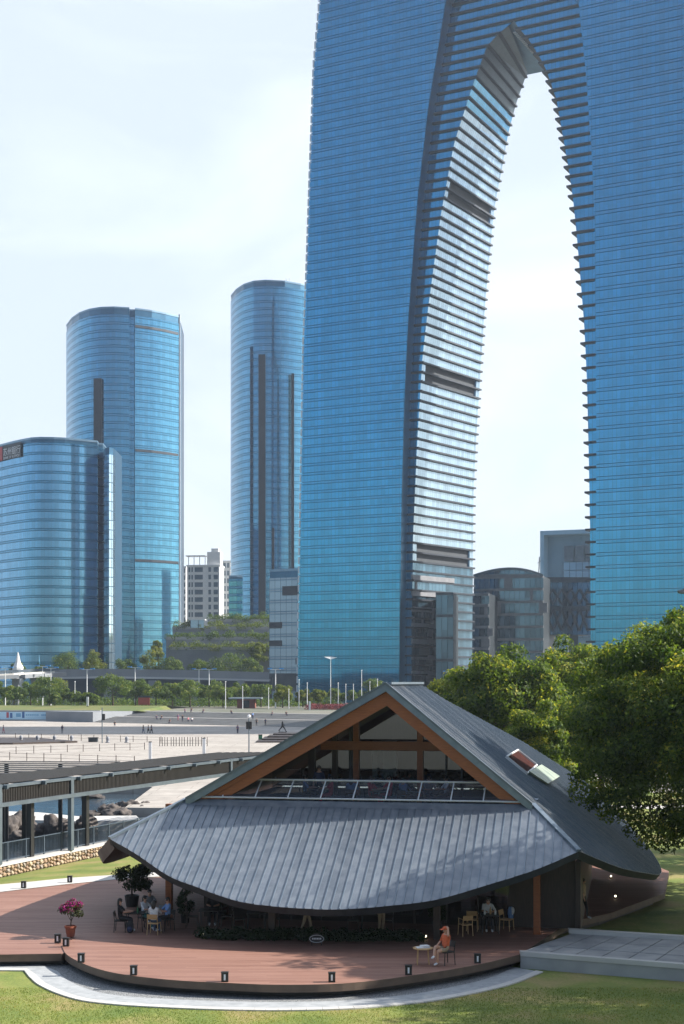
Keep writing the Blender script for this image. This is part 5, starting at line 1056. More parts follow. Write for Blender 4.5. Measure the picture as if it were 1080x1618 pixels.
# concrete slab on the right
sl = [gnd(822, 1504, .6), gnd(1120, 1527, .6), gnd(1160, 1491, .6), gnd(903, 1475, .6)]
b = MB(); b.prism([(p.x, p.y) for p in sl], -.1, .57); ctr = struct('concrete_terrace', b, M['concrete'])
def bil(u, v): return sl[0].lerp(sl[1], u).lerp(sl[3].lerp(sl[2], u), v)
for a in range(7):
    for c in range(3):
        g = .0035; q4 = [bil(a / 7 + g, c / 3 + g * 2), bil((a + 1) / 7 - g, c / 3 + g * 2), bil((a + 1) / 7 - g, (c + 1) / 3 - g * 2), bil(a / 7 + g, (c + 1) / 3 - g * 2)]
        b = MB(); b.prism([(p.x, p.y) for p in q4], .571, .6 + .004 * ((a * 3 + c * 5) % 3)); b.build('paving_slab', M['slab'], ctr)
b = MB(); b.boxv(Vector((sl[3].x - .1, sl[3].y, .602)), sl[2] - sl[3], Vector((0, .35, 0)), Z * .16); struct('terrace_kerb', b, M['concrete_pale'])
b = MB(); b.boxv(Vector((sl[0].x, sl[0].y - .04, .45)), sl[1] - sl[0], Vector((0, .3, 0)), Z * .165); struct('terrace_lip', b, M['concrete_pale'])
gp2 = [gnd(960, 1278), gnd(1200, 1278), gnd(1200, 1272), gnd(960, 1272)]; b = MB(); b.add([(p.x, p.y, .01) for p in gp2], [(0, 1, 2, 3)]); struct('park_path', b, M['concrete_pale'])

# ================================================================== PEOPLE
def P_stand(step=.0, arm=.0): 
    j = dict(pel=((0, 0, .95), .135, 'leg'), wai=((0, 0, 1.10), .12, 'top'), che=((0, 0, 1.30), .145, 'top'), neck=((0, 0, 1.47), .055, 'skin'), h0=((0, -.015, 1.55), .075, 'skin'), h1=((0, -.01, 1.66), .085, 'skin'))
    for sd, s in (('l', 1), ('r', -1)):
        a = step * s; j['sh' + sd] = ((s * .17, 0, 1.41), .062, 'top'); j['el' + sd] = ((s * .23, a * .35 + .02, 1.14), .045, 'top'); j['wr' + sd] = ((s * .24, -a * -.5 - .06 - arm, .92 + arm * .5), .034, 'skin'); j['ha' + sd] = ((s * .24, a * .55 - .09 - arm, .84 + arm * .6), .034, 'skin')
        j['hi' + sd] = ((s * .09, 0, .90), .10, 'leg'); j['kn' + sd] = ((s * .10, -a * .8 - .02, .50), .065, 'leg'); j['an' + sd] = ((s * .10, -a * 1.5 + .03, .09 + max(0, -a) * .25), .045, 'leg'); j['to' + sd] = ((s * .11, -a * 1.5 - .14, .045 + max(0, -a) * .1), .042, 'shoe')
    return j
def P_sit(seat=.45, lean=.05, cross=False, arms='lap'):
    j = dict(pel=((0, 0, seat + .10), .14, 'leg'), wai=((0, .02, seat + .26), .125, 'top'), che=((0, lean, seat + .46), .145, 'top'), neck=((0, lean - .01, seat + .64), .055, 'skin'), h0=((0, lean - .05, seat + .72), .075, 'skin'), h1=((0, lean - .045, seat + .83), .085, 'skin'))
    for sd, s in (('l', 1), ('r', -1)):
        j['sh' + sd] = ((s * .17, lean, seat + .57), .062, 'top'); j['hi' + sd] = ((s * .09, -.03, seat + .09), .10, 'leg')
        if arms == 'lap': j['el' + sd] = ((s * .24, -.03, seat + .32), .045, 'top'); j['wr' + sd] = ((s * .15, -.24, seat + .26), .034, 'skin'); j['ha' + sd] = ((s * .10, -.31, seat + .25), .034, 'skin')
        elif arms == 'table': j['el' + sd] = ((s * .25, -.14, seat + .36), .045, 'top'); j['wr' + sd] = ((s * .14, -.38, seat + .37), .034, 'skin'); j['ha' + sd] = ((s * .10, -.46, seat + .37), .034, 'skin')
        elif arms == 'raised' and s > 0: j['el' + sd] = ((s * .33, -.10, seat + .60), .045, 'top'); j['wr' + sd] = ((s * .26, -.06, seat + .84), .034, 'skin'); j['ha' + sd] = ((s * .19, -.05, seat + .90), .034, 'skin')
        else: j['el' + sd] = ((s * .24, -.03, seat + .32), .045, 'top'); j['wr' + sd] = ((s * .12, -.24, seat + .24), .034, 'skin'); j['ha' + sd] = ((s * .06, -.31, seat + .23), .034, 'skin')
        if cross and s < 0: j['kn' + sd] = ((.02, -.46, seat + .22), .068, 'skin2'); j['an' + sd] = ((.16, -.60, seat - .10), .045, 'skin2'); j['to' + sd] = ((.19, -.74, seat - .14), .042, 'shoe')
        else: j['kn' + sd] = ((s * .11, -.44, seat + .06), .07, 'skin2'); j['an' + sd] = ((s * .11, -.42, .09), .045, 'skin2'); j['to' + sd] = ((s * .12, -.58, .045), .042, 'shoe')
    return j
BONES = [('pel', 'wai'), ('wai', 'che'), ('che', 'neck'), ('neck', 'h0'), ('h0', 'h1')] + [p for s in 'lr' for p in (('che', 'sh' + s), ('sh' + s, 'el' + s), ('el' + s, 'wr' + s), ('wr' + s, 'ha' + s), ('pel', 'hi' + s), ('hi' + s, 'kn' + s), ('kn' + s, 'an' + s), ('an' + s, 'to' + s))]
def body_mesh(j, fingers=True, sub=1, bare_legs=False):
    names = list(j); me = bpy.data.meshes.new('body_cage'); me.from_pydata([j[n][0] for n in names], [(names.index(a), names.index(b)) for a, b in BONES], [])
    ob = bpy.data.objects.new('body_cage', me); C.objects.link(ob); md = ob.modifiers.new('skin', 'SKIN'); md.use_smooth_shade = True
    for i, n in enumerate(names): d = me.skin_vertices[0].data[i]; r = j[n][1]; d.radius = (r * (1.25 if n in ('che', 'wai') else 1), r * (.85 if n in ('che', 'wai') else 1)); d.use_root = n == 'pel'
    if sub: ob.modifiers.new('sub', 'SUBSURF').levels = sub
    dg = bpy.context.evaluated_depsgraph_get(); m2 = bpy.data.meshes.new_from_object(ob.evaluated_get(dg)); bpy.data.objects.remove(ob)
    slots = ['top', 'leg', 'skin', 'shoe']; m2.materials.clear(); [m2.materials.append(M[k]) for k in ('skin', 'hair', 'skin', 'hair')]
    segs = [(Vector(j[a][0]), Vector(j[b][0]), j[b][2], b) for a, b in BONES]
    mi = []
    for f in m2.polygons:
        c = f.center; best = None
        for a, b, rg, nm in segs:
            d = b - a; t = max(0, min(1, (c - a).dot(d) / d.length_squared)); q_ = (c - (a + d * t)).length / (1 if nm[:2] in ('he',) else 1)
            if best is None or q_ < best[0]: best = (q_, rg, nm, t)
        rg = best[1]; nm = best[2]
        if nm == 'neck': rg = 'skin' if best[3] > .75 else 'top'
        if nm[:2] == 'wr': rg = 'skin'
        if nm[:2] == 'kn' and rg == 'skin2': rg = 'leg' if (not bare_legs or best[3] < .62) else 'skin'
        if nm[:2] == 'an' and rg == 'skin2': rg = 'skin' if bare_legs else 'leg'
        if nm[:2] == 'to' and best[3] < .1: rg = 'skin' if bare_legs else 'leg'
        mi.append(slots.index(rg))
    m2.polygons.foreach_set('material_index', mi)
    # face and fingers join the same mesh
    bm = bmesh.new(); bm.from_mesh(m2); h = (Vector(j['h0'][0]) + Vector(j['h1'][0])) / 2; fx = MB(); 
    fx.tube([h + Vector((0, -.075, .03)), h + Vector((0, -.108, -.012)), h + Vector((0, -.08, -.022))], [.008, .014, .01], 5)
    for s in (-1, 1): fx.ico(h + Vector((s * .085, .005, 0)), (.014, .022, .032), 1)
    if fingers:
        for s in 'lr':
            a = Vector(j['wr' + s][0]); b_ = Vector(j['ha' + s][0]); d = (b_ - a).normalized(); sd = d.cross(Vector((0, 0, 1))); sd = sd.normalized() if sd.length > .1 else Vector((1, 0, 0)); dn = d.cross(sd)
            for k, ln in enumerate((.062, .075, .07, .055)):
                o_ = b_ + sd * (k - 1.5) * .019 - d * .01; fx.tube([o_, o_ + d * ln * .55, o_ + d * ln * .9 + dn * .025 * (1 if dn.z < 0 else -1)], [.0095, .009, .007], 5)
            fx.tube([a + d * .02 + sd * .03, a + d * .05 + sd * .052, a + d * .085 + sd * .05], [.011, .010, .008], 5)
    base = len(bm.verts); vs = [bm.verts.new(v) for v in fx.v]
    for f in fx.f:
        try: q_ = bm.faces.new([vs[k] for k in f]); q_.material_index = 2; q_.smooth = True
        except ValueError: pass
    for s in (-1, 1):   # eyes
        e = MB(); e.ico(h + Vector((s * .034, -.078, .022)), .011, 1); vv = [bm.verts.new(v) for v in e.v]
        for f in e.f: bm.faces.new([vv[k] for k in f]).material_index = 3
    e = MB(); e.boxv(h + Vector((-.025, -.088, -.05)), (.05, 0, 0), (0, .02, 0), (0, 0, .008)); vv = [bm.verts.new(v) for v in e.v]
    for f in e.f: bm.faces.new([vv[k] for k in f]).material_index = 3
    bm.to_mesh(m2); bm.free(); m2['hx'], m2['hy'], m2['hz'] = h; return m2
def hair_mesh(h, kind):
    b = MB(); h = Vector(h)
    if kind == 'cap':
        b.lathe(0, 0, [(.104, .015), (.102, .05), (.085, .092), (.045, .115), (.01, .12)], 12); b.boxv((-.075, -.20, .012), (.15, 0, 0), (0, .12, .012), (0, 0, .014))
    else:
        b.ico((0, .022, .03), (.098, .103, .10), 2, .03, 3)
        if kind == 'long': b.ico((0, .075, -.09), (.095, .06, .17), 2, .05, 5)
    b.v = [tuple(Vector(v) + h) for v in b.v]; me = b.mesh('hair', M['hair'], kind != 'cap'); return me
BODIES = {}
def person(loc, face, label, pose, top='white', leg='denim', shoe='black', hair='short', group=None, scale=1.0, cap='orange', far=False, dark=None):
    """face: heading in degrees, 0 looks towards the camera (-Y), 90 towards +X"""
    key = (repr(pose), far)
    if key not in BODIES:
        k, kw = pose; j = P_stand(**kw) if k == 'stand' else P_sit(**{a: b for a, b in kw.items() if a != 'bare'}); BODIES[key] = body_mesh(j, not far, 0 if far else 1, kw.get('bare', False) if k == 'sit' else False)
    me = BODIES[key].copy(); me.name = 'body'
    for i_, m in enumerate((CLM(top), CLM(leg), dark or M['skin'], CLM(shoe))): me.materials[i_] = m
    t = empty('person', loc, label, 'person', group, R(face)); t.scale = (scale,) * 3
    inst('body', me, t); hm = hair_mesh((me['hx'], me['hy'], me['hz']), hair)
    if hair == 'cap': hm.materials[0] = CLM(cap)
    inst('cap' if hair == 'cap' else 'hair', hm, t)
    return t
ST, WK, RC = ('stand', {}), ('stand', dict(step=.13)), ('stand', dict(arm=.18))
SI, STB = ('sit', {}), ('sit', dict(arms='table'))
# ---------------------------------------------------------------- furniture
def chair_meshes(m, arm=False):
    d = {}
    b = MB(); b.boxv((-.22, -.22, .43), (.44, 0, 0), (0, .44, 0), (0, 0, .035)); d['seat'] = b.mesh('seat', m)
    b = MB(); b.boxv((-.21, .20, .62), (.42, 0, 0), (0, .03, .0), (0, .05, .2)); d['backrest'] = b.mesh('backrest', m)
    for i, (x, y) in enumerate(((-.2, -.2), (.2, -.2), (-.2, .2), (.2, .2))):
        b = MB(); b.tube([(x * 1.12, y * 1.15, 0), (x, y, .44 if y < 0 else .45)] + ([(x, y + .06, .82)] if y > 0 else ([(x, y, .66)] if arm else [])), .017, 6); d['leg%d' % i] = b.mesh('leg', m)
    if arm:
        for s in (-1, 1): b = MB(); b.boxv((s * .2 - .025, -.22, .655), (.05, 0, 0), (0, .46, 0), (0, 0, .025)); d['arm%d' % s] = b.mesh('armrest', m)
    return d
CH = CH; CHM = {}
def chair(loc, face, label, m='black', arm=False, group=None):
    if (m, arm) not in CHM: CHM[(m, arm)] = chair_meshes(M[m], arm)
    t = empty('chair', loc, label, 'chair', group, R(face))
    for k, me in CHM[(m, arm)].items(): inst(me.name.split('.')[0], me, t)
    return t
def table(loc, label, r=.35, h=.72, m='wood_light', legs=4, square=False, face=0):
    t = empty('table', loc, label, 'table', None, R(face)); b = MB()
    if square: b.boxv((-r, -r, h - .03), (2 * r, 0, 0), (0, 2 * r, 0), (0, 0, .03))
    else: b.lathe(0, 0, [(r * .97, h - .035), (r, h - .03), (r, h - .005), (r * .98, h)], 24)
    b.build('tabletop', M[m], t)
    for k in range(legs):
        a = k * 2 * math.pi / legs + math.pi / 4; b = MB(); q_ = r * (1.2 if square else .75); b.tube([(math.cos(a) * q_ * 1.08, math.sin(a) * q_ * 1.08, 0), (math.cos(a) * q_ * .92, math.sin(a) * q_ * .92, h - .03)], .018, 6); b.build('leg', M[m], t)
    return t
# woman in orange with the round side table
def dk(px, py): return gnd(px, py, DZ)
tb_ = dk(668, 1523); table(tb_, 'small round pale wood side table with newspapers beside the person in orange', .36, .58, legs=4)
nw = empty('newspaper', tb_ + Z * .582, 'folded white newspaper lying on the small round table', 'newspaper', None, R(12)); b = MB(); b.boxv((-.24, -.16, 0), (.46, 0, 0), (0, .3, 0), (0, 0, .02)); b.build('lower_sheets', M['paper'], nw); b = MB(); b.boxv((-.05, -.14, .021), (.28, .04, 0), (-.04, .26, 0), (0, 0, .05)); b.build('upper_sheets', M['paper'], nw)
wc = dk(703, 1524); person(wc + Vector((0, 0, .01)), -58, 'seated person in orange shirt and cap with one arm raised, legs crossed', ('sit', dict(cross=True, arms='raised', bare=True)), 'orange', 'khaki', 'white', 'cap')
chair(wc + Vector((.04, .05, 0)), -58, 'black chair under the person in the orange shirt', 'black')
# man at the table on the right
mc = dk(771, 1470); person(mc, 0, 'seated person in white shirt at the table beside the folded chair', STB, 'white', 'black', 'white'); chair(mc, 0, 'dark chair of the person in white at the right table', 'black'); tr_ = mc + Vector((0, -.62, 0)); table(tr_, 'dark square table in front of the right-hand person in white', .36, .74, 'black', square=True)
for i, (dx, dy, h, c) in enumerate(((-.2, 0, .22, 'paper'), (.03, .05, .3, 'wood_light'), (.22, -.04, .24, 'paper'))):
    t = empty('drink_bottle' if i == 1 else 'cup', tr_ + Vector((dx, dy, .742)), ('white cup left on the dark square table', 'amber bottle in the middle of the dark square table', 'white cup right on the dark square table')[i], 'bottle' if i == 1 else 'cup'); b = MB(); b.lathe(0, 0, [(.04, 0), (.045, h * .6), (.02, h * .8), (.02, h)], 10); b.build('body', M[c], t)
chair(dk(735, 1478), 200, 'pale wood armchair left of the dark square table, nearer the deck edge', 'wood_light', True); chair(dk(746, 1470), 170, 'pale wood armchair behind the other pale armchair', 'wood_light', True)
chair(dk(800, 1470), 60, 'pale wood chair hung with a blue and white jacket', 'wood_light'); jk = empty('jacket', dk(806, 1466) + Z * .4, 'blue and white jacket hung over the pale chair', 'jacket'); b = MB(); b.ico((0, 0, .18), (.12, .16, .3), 2, .2, 4); b.build('cloth', CLM('blue'), jk, smooth=True); b = MB(); b.ico((.08, -.1, .3), (.07, .08, .16), 2, .2, 5); b.build('sleeve', CLM('white'), jk, smooth=True)
hb = empty('hanging_towels', dk(883, 1460) + Z * 1.55, 'white towels hung on a rail against the dark side wall', 'towels'); 
for k in range(3): b = MB(); b.boxv((-.35 + k * .23, -.03 + .02 * k, -.55), (.2, .02, 0), (0, .05, 0), (.02, 0, .55)); b.build('towel', CLM('white'), hb)
b = MB(); b.bar((-.45, 0, .02), (.45, 0, .02), .03); b.build('rail', M['steel'], hb)
person(dk(921, 1452), 60, 'person in khaki walking out by the right side wall', WK, 'khaki', 'black', 'white')
# group under the left end of the eave
lt1, lt2 = dk(213, 1470), dk(250, 1466)
table(lt1, 'dark cafe table nearest the tall dark shrub', .38, .73, 'black', square=True); table(lt2, 'dark cafe table in the middle of the left group', .38, .73, 'black', square=True)
for px, py, f, l, a, bq, hr in ((190, 1472, 90, 'person in black seated at the left end of the left group', 'black', 'black', 'long'), (243, 1476, 170, 'person with long dark hair and white shirt seated with back to the lawn', 'white', 'denim', 'long'), (264, 1470, -60, 'person in pale blue shirt seated at the right of the left group', 'blue', 'black', 'short'), (236, 1456, 20, 'person in black and white facing out behind the left group', 'grey', 'black', 'short'), (229, 1467, 60, 'person leaning over in the white sleeveless top in the left group', 'white', 'teal', 'long')):
    p = dk(px, py); person(p, f, l, STB, a, bq, 'white', hr); chair(p, f, 'dark chair under the ' + l[:60].replace('seated ', ''), 'wood_light' if px == 243 else 'black')
bg_ = empty('backpack', dk(205, 1474), 'black backpack standing on the deck by the left table', 'backpack'); b = MB(); b.ico((0, 0, .24), (.16, .12, .26), 2, .08, 2); b.build('sack', CLM('black'), bg_, smooth=True); b = MB(); b.ico((0, -.11, .16), (.11, .05, .12), 2, .05, 3); b.build('front_pocket', CLM('navy'), bg_, smooth=True); b = MB(); b.tube([(-.05, 0, .48), (0, 0, .55), (.05, 0, .48)], .012, 5); b.build('handle', CLM('black'), bg_)
bt = empty('green_bottle', lt1 + Vector((.12, -.1, .732)), 'green bottle standing on the table nearest the shrub', 'bottle'); b = MB(); b.lathe(0, 0, [(.035, 0), (.038, .14), (.014, .2), (.014, .25)], 10); b.build('body', M['green_paint'], bt)
lp_ = empty('laptop', lt2 + Vector((.2, -.05, .732)), 'open grey laptop on the middle table of the left group', 'laptop'); b = MB(); b.boxv((-.16, -.11, 0), (.32, 0, 0), (0, .22, 0), (0, 0, .015)); b.build('base', M['steel'], lp_); b = MB(); b.boxv((-.16, -.115, .015), (.32, 0, 0), (0, -.06, .2), (0, .012, 0)); b.build('screen', M['pale_panel'], lp_)
# deeper inside: tables, chairs, a few more people
for i, (px, py) in enumerate(((330, 1466), (405, 1470), (585, 1472))):
    p = dk(px, py); table(p, ('dark table in the shade under the left half of the eave', 'dark table in the shade under the middle of the eave', 'dark table in the shade right of the oval sign')[i], .4, .74, 'black', square=True)
    chair(p + Vector((-.7, .1, 0)), 90, ('pale shade-darkened chair left of the table under the left half of the eave', 'pale shade-darkened chair left of the table under the middle of the eave', 'pale shade-darkened chair left of the table right of the oval sign')[i].replace('pale', 'brown'), 'timber_dark'); chair(p + Vector((.7, .2, 0)), -90, ('pale shade-darkened chair right of the table under the left half of the eave', 'pale shade-darkened chair right of the table under the middle of the eave', 'pale shade-darkened chair right of the table right of the oval sign')[i].replace('pale', 'brown'), 'timber_dark')  # pale chairs coloured dark, shade under the eave put into the wood
person(dk(335, 1463) + Vector((0, .5, 0)), 0, 'person in black with white shoes seated deep under the eave', STB, 'black', 'black', 'white'); chair(dk(335, 1463) + Vector((0, .5, 0)), 0, 'dark chair of the person with white shoes under the eave', 'black')
person(dk(484, 1476), 80, 'person standing under the low eave, only pale legs showing', WK, 'white', 'khaki', 'white'); person(dk(602, 1474), 40, 'second person standing under the eave, right of the oval sign', ST, 'grey', 'khaki', 'black')
for i, (px, py) in enumerate(((320, 1481), (452, 1480), (672, 1484), (885, 1442), (972, 1420), (965, 1388))):
    t = empty('floor_lamp', dk(px, py), ('small lit floor lamp under the left of the eave', 'small lit floor lamp left of the oval sign', 'small lit floor lamp behind the round table', 'small lit floor lamp by the hanging towels', 'nearer small lamp on the side walk right of the cafe', 'farther small lamp on the side walk right of the cafe')[i], 'lamp'); b = MB(); b.lathe(0, 0, [(.05, 0), (.06, .02), (.06, .06), (.04, .08)], 10); b.build('base', M['black'], t)
    if 'lamp_glow' not in M:
        m_, t_, b_ = nmat('lamp_glow'); b_.inputs['Base Color'].default_value = (.9, .85, .7, 1); b_.inputs['Emission Color'].default_value = (1, .86, .6, 1); b_.inputs['Emission Strength'].default_value = 2.5; M['lamp_glow'] = m_
    b = MB(); b.ico((0, 0, .12), .05, 1); b.build('bulb', M['lamp_glow'], t)
# planting strip with an oval sign board
q = random.Random(21); lm = []
for k in range(90):
    px = 318 + k * 3.9; p = dk(px, 1484 + q.uniform(-4, 1) + (px - 318) * .012); r = q.uniform(.16, .28); lm.append((p.x, p.y, DZ + r * .7, r * 1.3, r, r))
o = bpy.data.objects.new('planting_strip', leaf_mesh('planting_strip', lm, 110, .06, 77, M['leaf_dim'])); C.objects.link(o); tag(o, 'low dark planting strip along the deck under the front eave', 'planting', kind='stuff')
os_ = empty('oval_sign', dk(500, 1494), 'small dark oval sign board standing at the planting strip', 'sign'); b = MB(); vs = [(.30 * math.cos(a), -.02, .26 + .17 * math.sin(a) + (.03 if abs(math.cos(a)) < .5 and math.sin(a) > 0 else 0)) for a in [k * math.pi / 14 for k in range(28)]]; b.add(vs + [(x, .02, z) for x, y, z in vs], [tuple(range(28)), tuple(reversed(range(28, 56)))] + [(i, 28 + i, 28 + (i + 1) % 28, (i + 1) % 28) for i in range(28)]); b.build('board', M['black'], os_)
b = MB(); b.tube([(.265 * math.cos(a), -.03, .26 + .14 * math.sin(a)) for a in [k * math.pi / 14 for k in range(29)]], .008, 5); b.build('outline', M['sign_white'], os_)
b = MB(); 
for k in range(6): b.boxv((-.17 + k * .06, -.034, .235), (.04, 0, 0), (0, .01, 0), (0, 0, .06))
b.build('lettering', M['sign_white'], os_); b = MB(); b.boxv((-.2, -.025, 0), (.03, 0, 0), (0, .03, 0), (0, 0, .16)); b.boxv((.17, -.025, 0), (.03, 0, 0), (0, .03, 0), (0, 0, .16)); b.build('leg', M['black'], os_)
# bollard lights round the deck edge
bl_me = {}
b = MB(); b.boxv((-.115, -.09, 0), (.23, 0, 0), (0, .18, 0), (0, 0, .30)); b.boxv((-.125, -.10, .302), (.25, 0, 0), (0, .20, 0), (0, 0, .025)); bl_me['body'] = b.mesh('body', M['black']); b = MB(); b.boxv((-.03, -.098, .06), (.06, 0, 0), (0, .01, 0), (0, 0, .2)); bl_me['lens'] = b.mesh('lens', M['sign_white'])
for px, py, l in ((104, 1495, 'deck light at the corner where the deck meets the wing'), (91, 1489, 'squat deck light behind the corner one'), (128, 1520.5, 'deck light second from the deck corner'), (211, 1540.5, 'deck light on the lit front edge left of the middle'), (355, 1551, 'deck light at the front middle of the deck edge'), (524, 1551.5, 'deck light at the shadow tip on the front edge'), (645, 1540, 'deck light in front of the round side table'), (754, 1521.5, 'deck light right of the person in orange'), (37, 1403, 'left one of two deck lights on the far edge of the wing'), (110, 1394, 'right one of two deck lights on the far edge of the wing')):
    t = empty('deck_light', gnd(px, py, DZ), l, 'bollard light', 'square lights round the deck edge')
    for n_, me in bl_me.items(): inst(n_, me, t)
# flowering pot and dark shrub
fp = empty('flower_pot', dk(111, 1480), 'terracotta pot with a bush of magenta flowers on the shaded deck', 'potted plant'); fo_ = fp.location
b = MB(); b.lathe(0, 0, [(.15, 0), (.21, .36), (.24, .36), (.24, .43), (.20, .43), (.19, .38)], 18); b.build('pot', M['terracotta'], fp, smooth=False); b = MB(); b.lathe(0, 0, [(.18, .36), (.02, .385)], 12); b.build('soil', M['soil'], fp)
M['leaf_mag'] = leafmat('magenta_flowers', (.16, .01, .10), (.42, .03, .24), (.62, .10, .42), .3); M['leaf_pot'] = leafmat('pot_leaves', (.025, .035, .02), (.07, .08, .035), None, .25)
lm = crown_lumps(.42, .42, .42, 16, .12, .2, 5, -.4); lm = [(a, b_, c + 1.0, d, e, f) for a, b_, c, d, e, f in lm]; o = inst('foliage', leaf_mesh('foliage', lm, 60, .05, 3, M['leaf_pot']), fp)
lm = [(a, b_, c + .06, d, e, f * .8) for a, b_, c, d, e, f in lm if c > .95]; inst('flowers', leaf_mesh('flowers', lm, 60, .045, 4, M['leaf_mag']), fp)
b = MB(); b.tube([(0, 0, .38), (.03, .02, .65), (0, 0, .95)], [.03, .022, .015], 6); b.tube([(.03, .02, .6), (-.15, .05, .9)], [.018, .01], 5); b.tube([(.03, .02, .62), (.18, -.03, .92)], [.018, .01], 5); b.build('stem', M['bark'], fp)
ds = empty('dark_shrub', dk(208, 1432), 'big dark potted shrub behind the left group of guests', 'potted plant'); lm = crown_lumps(.75, .75, .7, 26, .22, .34, 8, -.8); lm = [(a, b_, c + 1.25, d, e, f) for a, b_, c, d, e, f in lm]; inst('foliage', leaf_mesh('foliage', lm, 120, .06, 6, M['leaf_dim']), ds); b = MB(); b.tube([(0, 0, .4), (0, 0, 1.2)], [.05, .03], 6); b.build('stem', M['bark'], ds); b = MB(); b.lathe(0, 0, [(.26, 0), (.34, .5), (.30, .5), (.29, .44)], 14); b.build('pot', M['black'], ds)
for i, (px, py, hgt, l) in enumerate(((292, 1458, 1.4, 'leafy green plant beside the left timber post'), (350, 1452, 1.7, 'tall leafy plant in the shade under the eave'), (690, 1470, 1.2, 'dark leafy plant by the middle post'), (232, 1404, 1.5, 'feathery plant right of the big dark shrub'))):
    t = empty('potted_plant', dk(px, py), l, 'potted plant'); lm = crown_lumps(.35, .35, hgt * .4, 14, .12, .2, 30 + i, -.8); lm = [(a, b_, c + hgt * .6, d, e, f) for a, b_, c, d, e, f in lm]; inst('foliage', leaf_mesh('foliage', lm, 50, .07, 60 + i, M['leaf_dim']), t); b = MB(); b.lathe(0, 0, [(.16, 0), (.2, .35), (.17, .35)], 12); b.build('pot', M['black'], t); b = MB(); b.tube([(0, 0, .3), (0, 0, hgt * .6)], .02, 5); b.build('stem', M['bark'], t)
# terrace guests (first floor)
def tz(px, t): 
    p = gpt(px, 1230); return Vector((p.x, p.y, TFZ)) - BK * (t + .7 if t > 0 else t)
tg = [(455, 2.6, 'stand', 'navy', 'short', 0, 'standing waiter in dark shirt behind the terrace railing, left'), (503, 2.0, 'sit', 'blue', 'short', 90, 'terrace guest in pale blue at the left table'), (543, 2.2, 'sit', 'red', 'long', -80, 'terrace guest in dark red at the left table'), (577, 2.6, 'sit', 'blue', 'long', 170, 'terrace guest in light blue with back to the railing'), (606, 2.4, 'sit', 'red', 'short', 60, 'terrace guest in bright red near the middle'), (628, 1.6, 'sit', 'red', 'long', -60, 'second terrace guest in red, right of the bright red one'), (656, 2.6, 'sit', 'blue', 'short', 150, 'terrace guest in blue at the right table'), (690, 1.8, 'sit', 'grey', 'long', 20, 'terrace guest in grey before the right panes'), (715, 1.6, 'sit', 'white', 'short', -70, 'terrace guest in white at the far right')]
for px, t, k, c, hr, f, l in tg:
    if k == 'stand': px, t = 518, 1.2
    p = tz(px, t); person(p, f, l, ST if k == 'stand' else STB, c, 'black' if c != 'red' else 'red', 'black', hr)
    if k == 'sit': chair(p, f, 'dark terrace chair under the ' + l.replace('terrace guest', 'guest'), 'black')
for px, t, l in ((523, 2.2, 'dark terrace table between the guests in pale blue and dark red'), (617, 2.5, 'dark terrace table between the two guests in red'), (673, 2.6, 'dark terrace table before the right panes')): table(tz(px, t), l, .38, .74, 'black', square=True)
for i, (px, t, c) in enumerate(((622, -1.2, 'black'), (640, -1.4, 'grey'), (594, -1.0, 'black'), (697, -1.0, 'black'))):
    p = tz(px, t); person(p, 20, ('dark silhouette of a guest seated behind the gable glass, left of centre', 'grey silhouette of a guest behind the gable glass, right of the dark one', 'guest with black hair before the white partition', 'silhouette of a guest behind the right panes')[i], STB, c, 'black'); chair(p, 20, 'dark chair behind the gable glass under ' + ('the left silhouette', 'the grey silhouette', 'the guest by the white partition', 'the guest behind the right panes')[i], 'black')
# people on the plaza
far_people = [(5, 1167, WK, 'purple', 'pink', 90, 'person in dark top and pale trousers walking at the left frame edge'), (98, 1171, ST, 'navy', 'grey', 0, 'person standing between the stone bollards on the plaza'), (226, 1176, WK, 'black', 'denim', 80, 'left walker of the pair on the plaza left of the cafe'), (234, 1176, WK, 'grey', 'black', 80, 'middle walker beside a parked bicycle on the plaza'), (239, 1176, WK, 'navy', 'black', 70, 'right walker of the small group on the plaza'), (375, 1193, ST, 'purple', 'navy', 30, 'person in purple standing alone left of the signal post'),
              (405, 1147, ST, 'black', 'black', 0, 'left person of the pair standing on the steps above the signal post'), (419, 1147, ST, 'navy', 'black', 0, 'right person of the pair standing on the steps above the signal post'), (399, 1137, ST, 'blue', 'navy', 0, 'person in blue on the upper steps above the pair'), (288, 1140, ST, 'black', 'navy', 0, 'dark person standing on the middle steps'), (281, 1139, ST, 'purple', 'pink', 0, 'person in purple and pink on the middle steps')]
stz = lambda px, py: None
def on_steps(px, py):
    r = Vector(((px - 540) / F, 1, -(py - HY) / F)); best = None
    for k in range(400):
        Y = 300 + k * .5; p = Vector((0, 0, CH)) + r * Y; dd = (Vector((p.x, p.y, 0)) - S0).dot(step_back)
        z = 0 if dd < 0 else min(FARZ, FARZ / nst * (math.floor(dd - (2.6 if dd > 11.6 else (max(0, dd - 9) if dd > 9 else 0))) + 1))
        if p.z <= z: return Vector((p.x, p.y, z))
    return gnd(px, py)
for px, py, ps_, a, b_, f, l in far_people: person(on_steps(px, py), f, l, ps_, a, b_, 'black', 'short', 'people on the plaza', far=True)
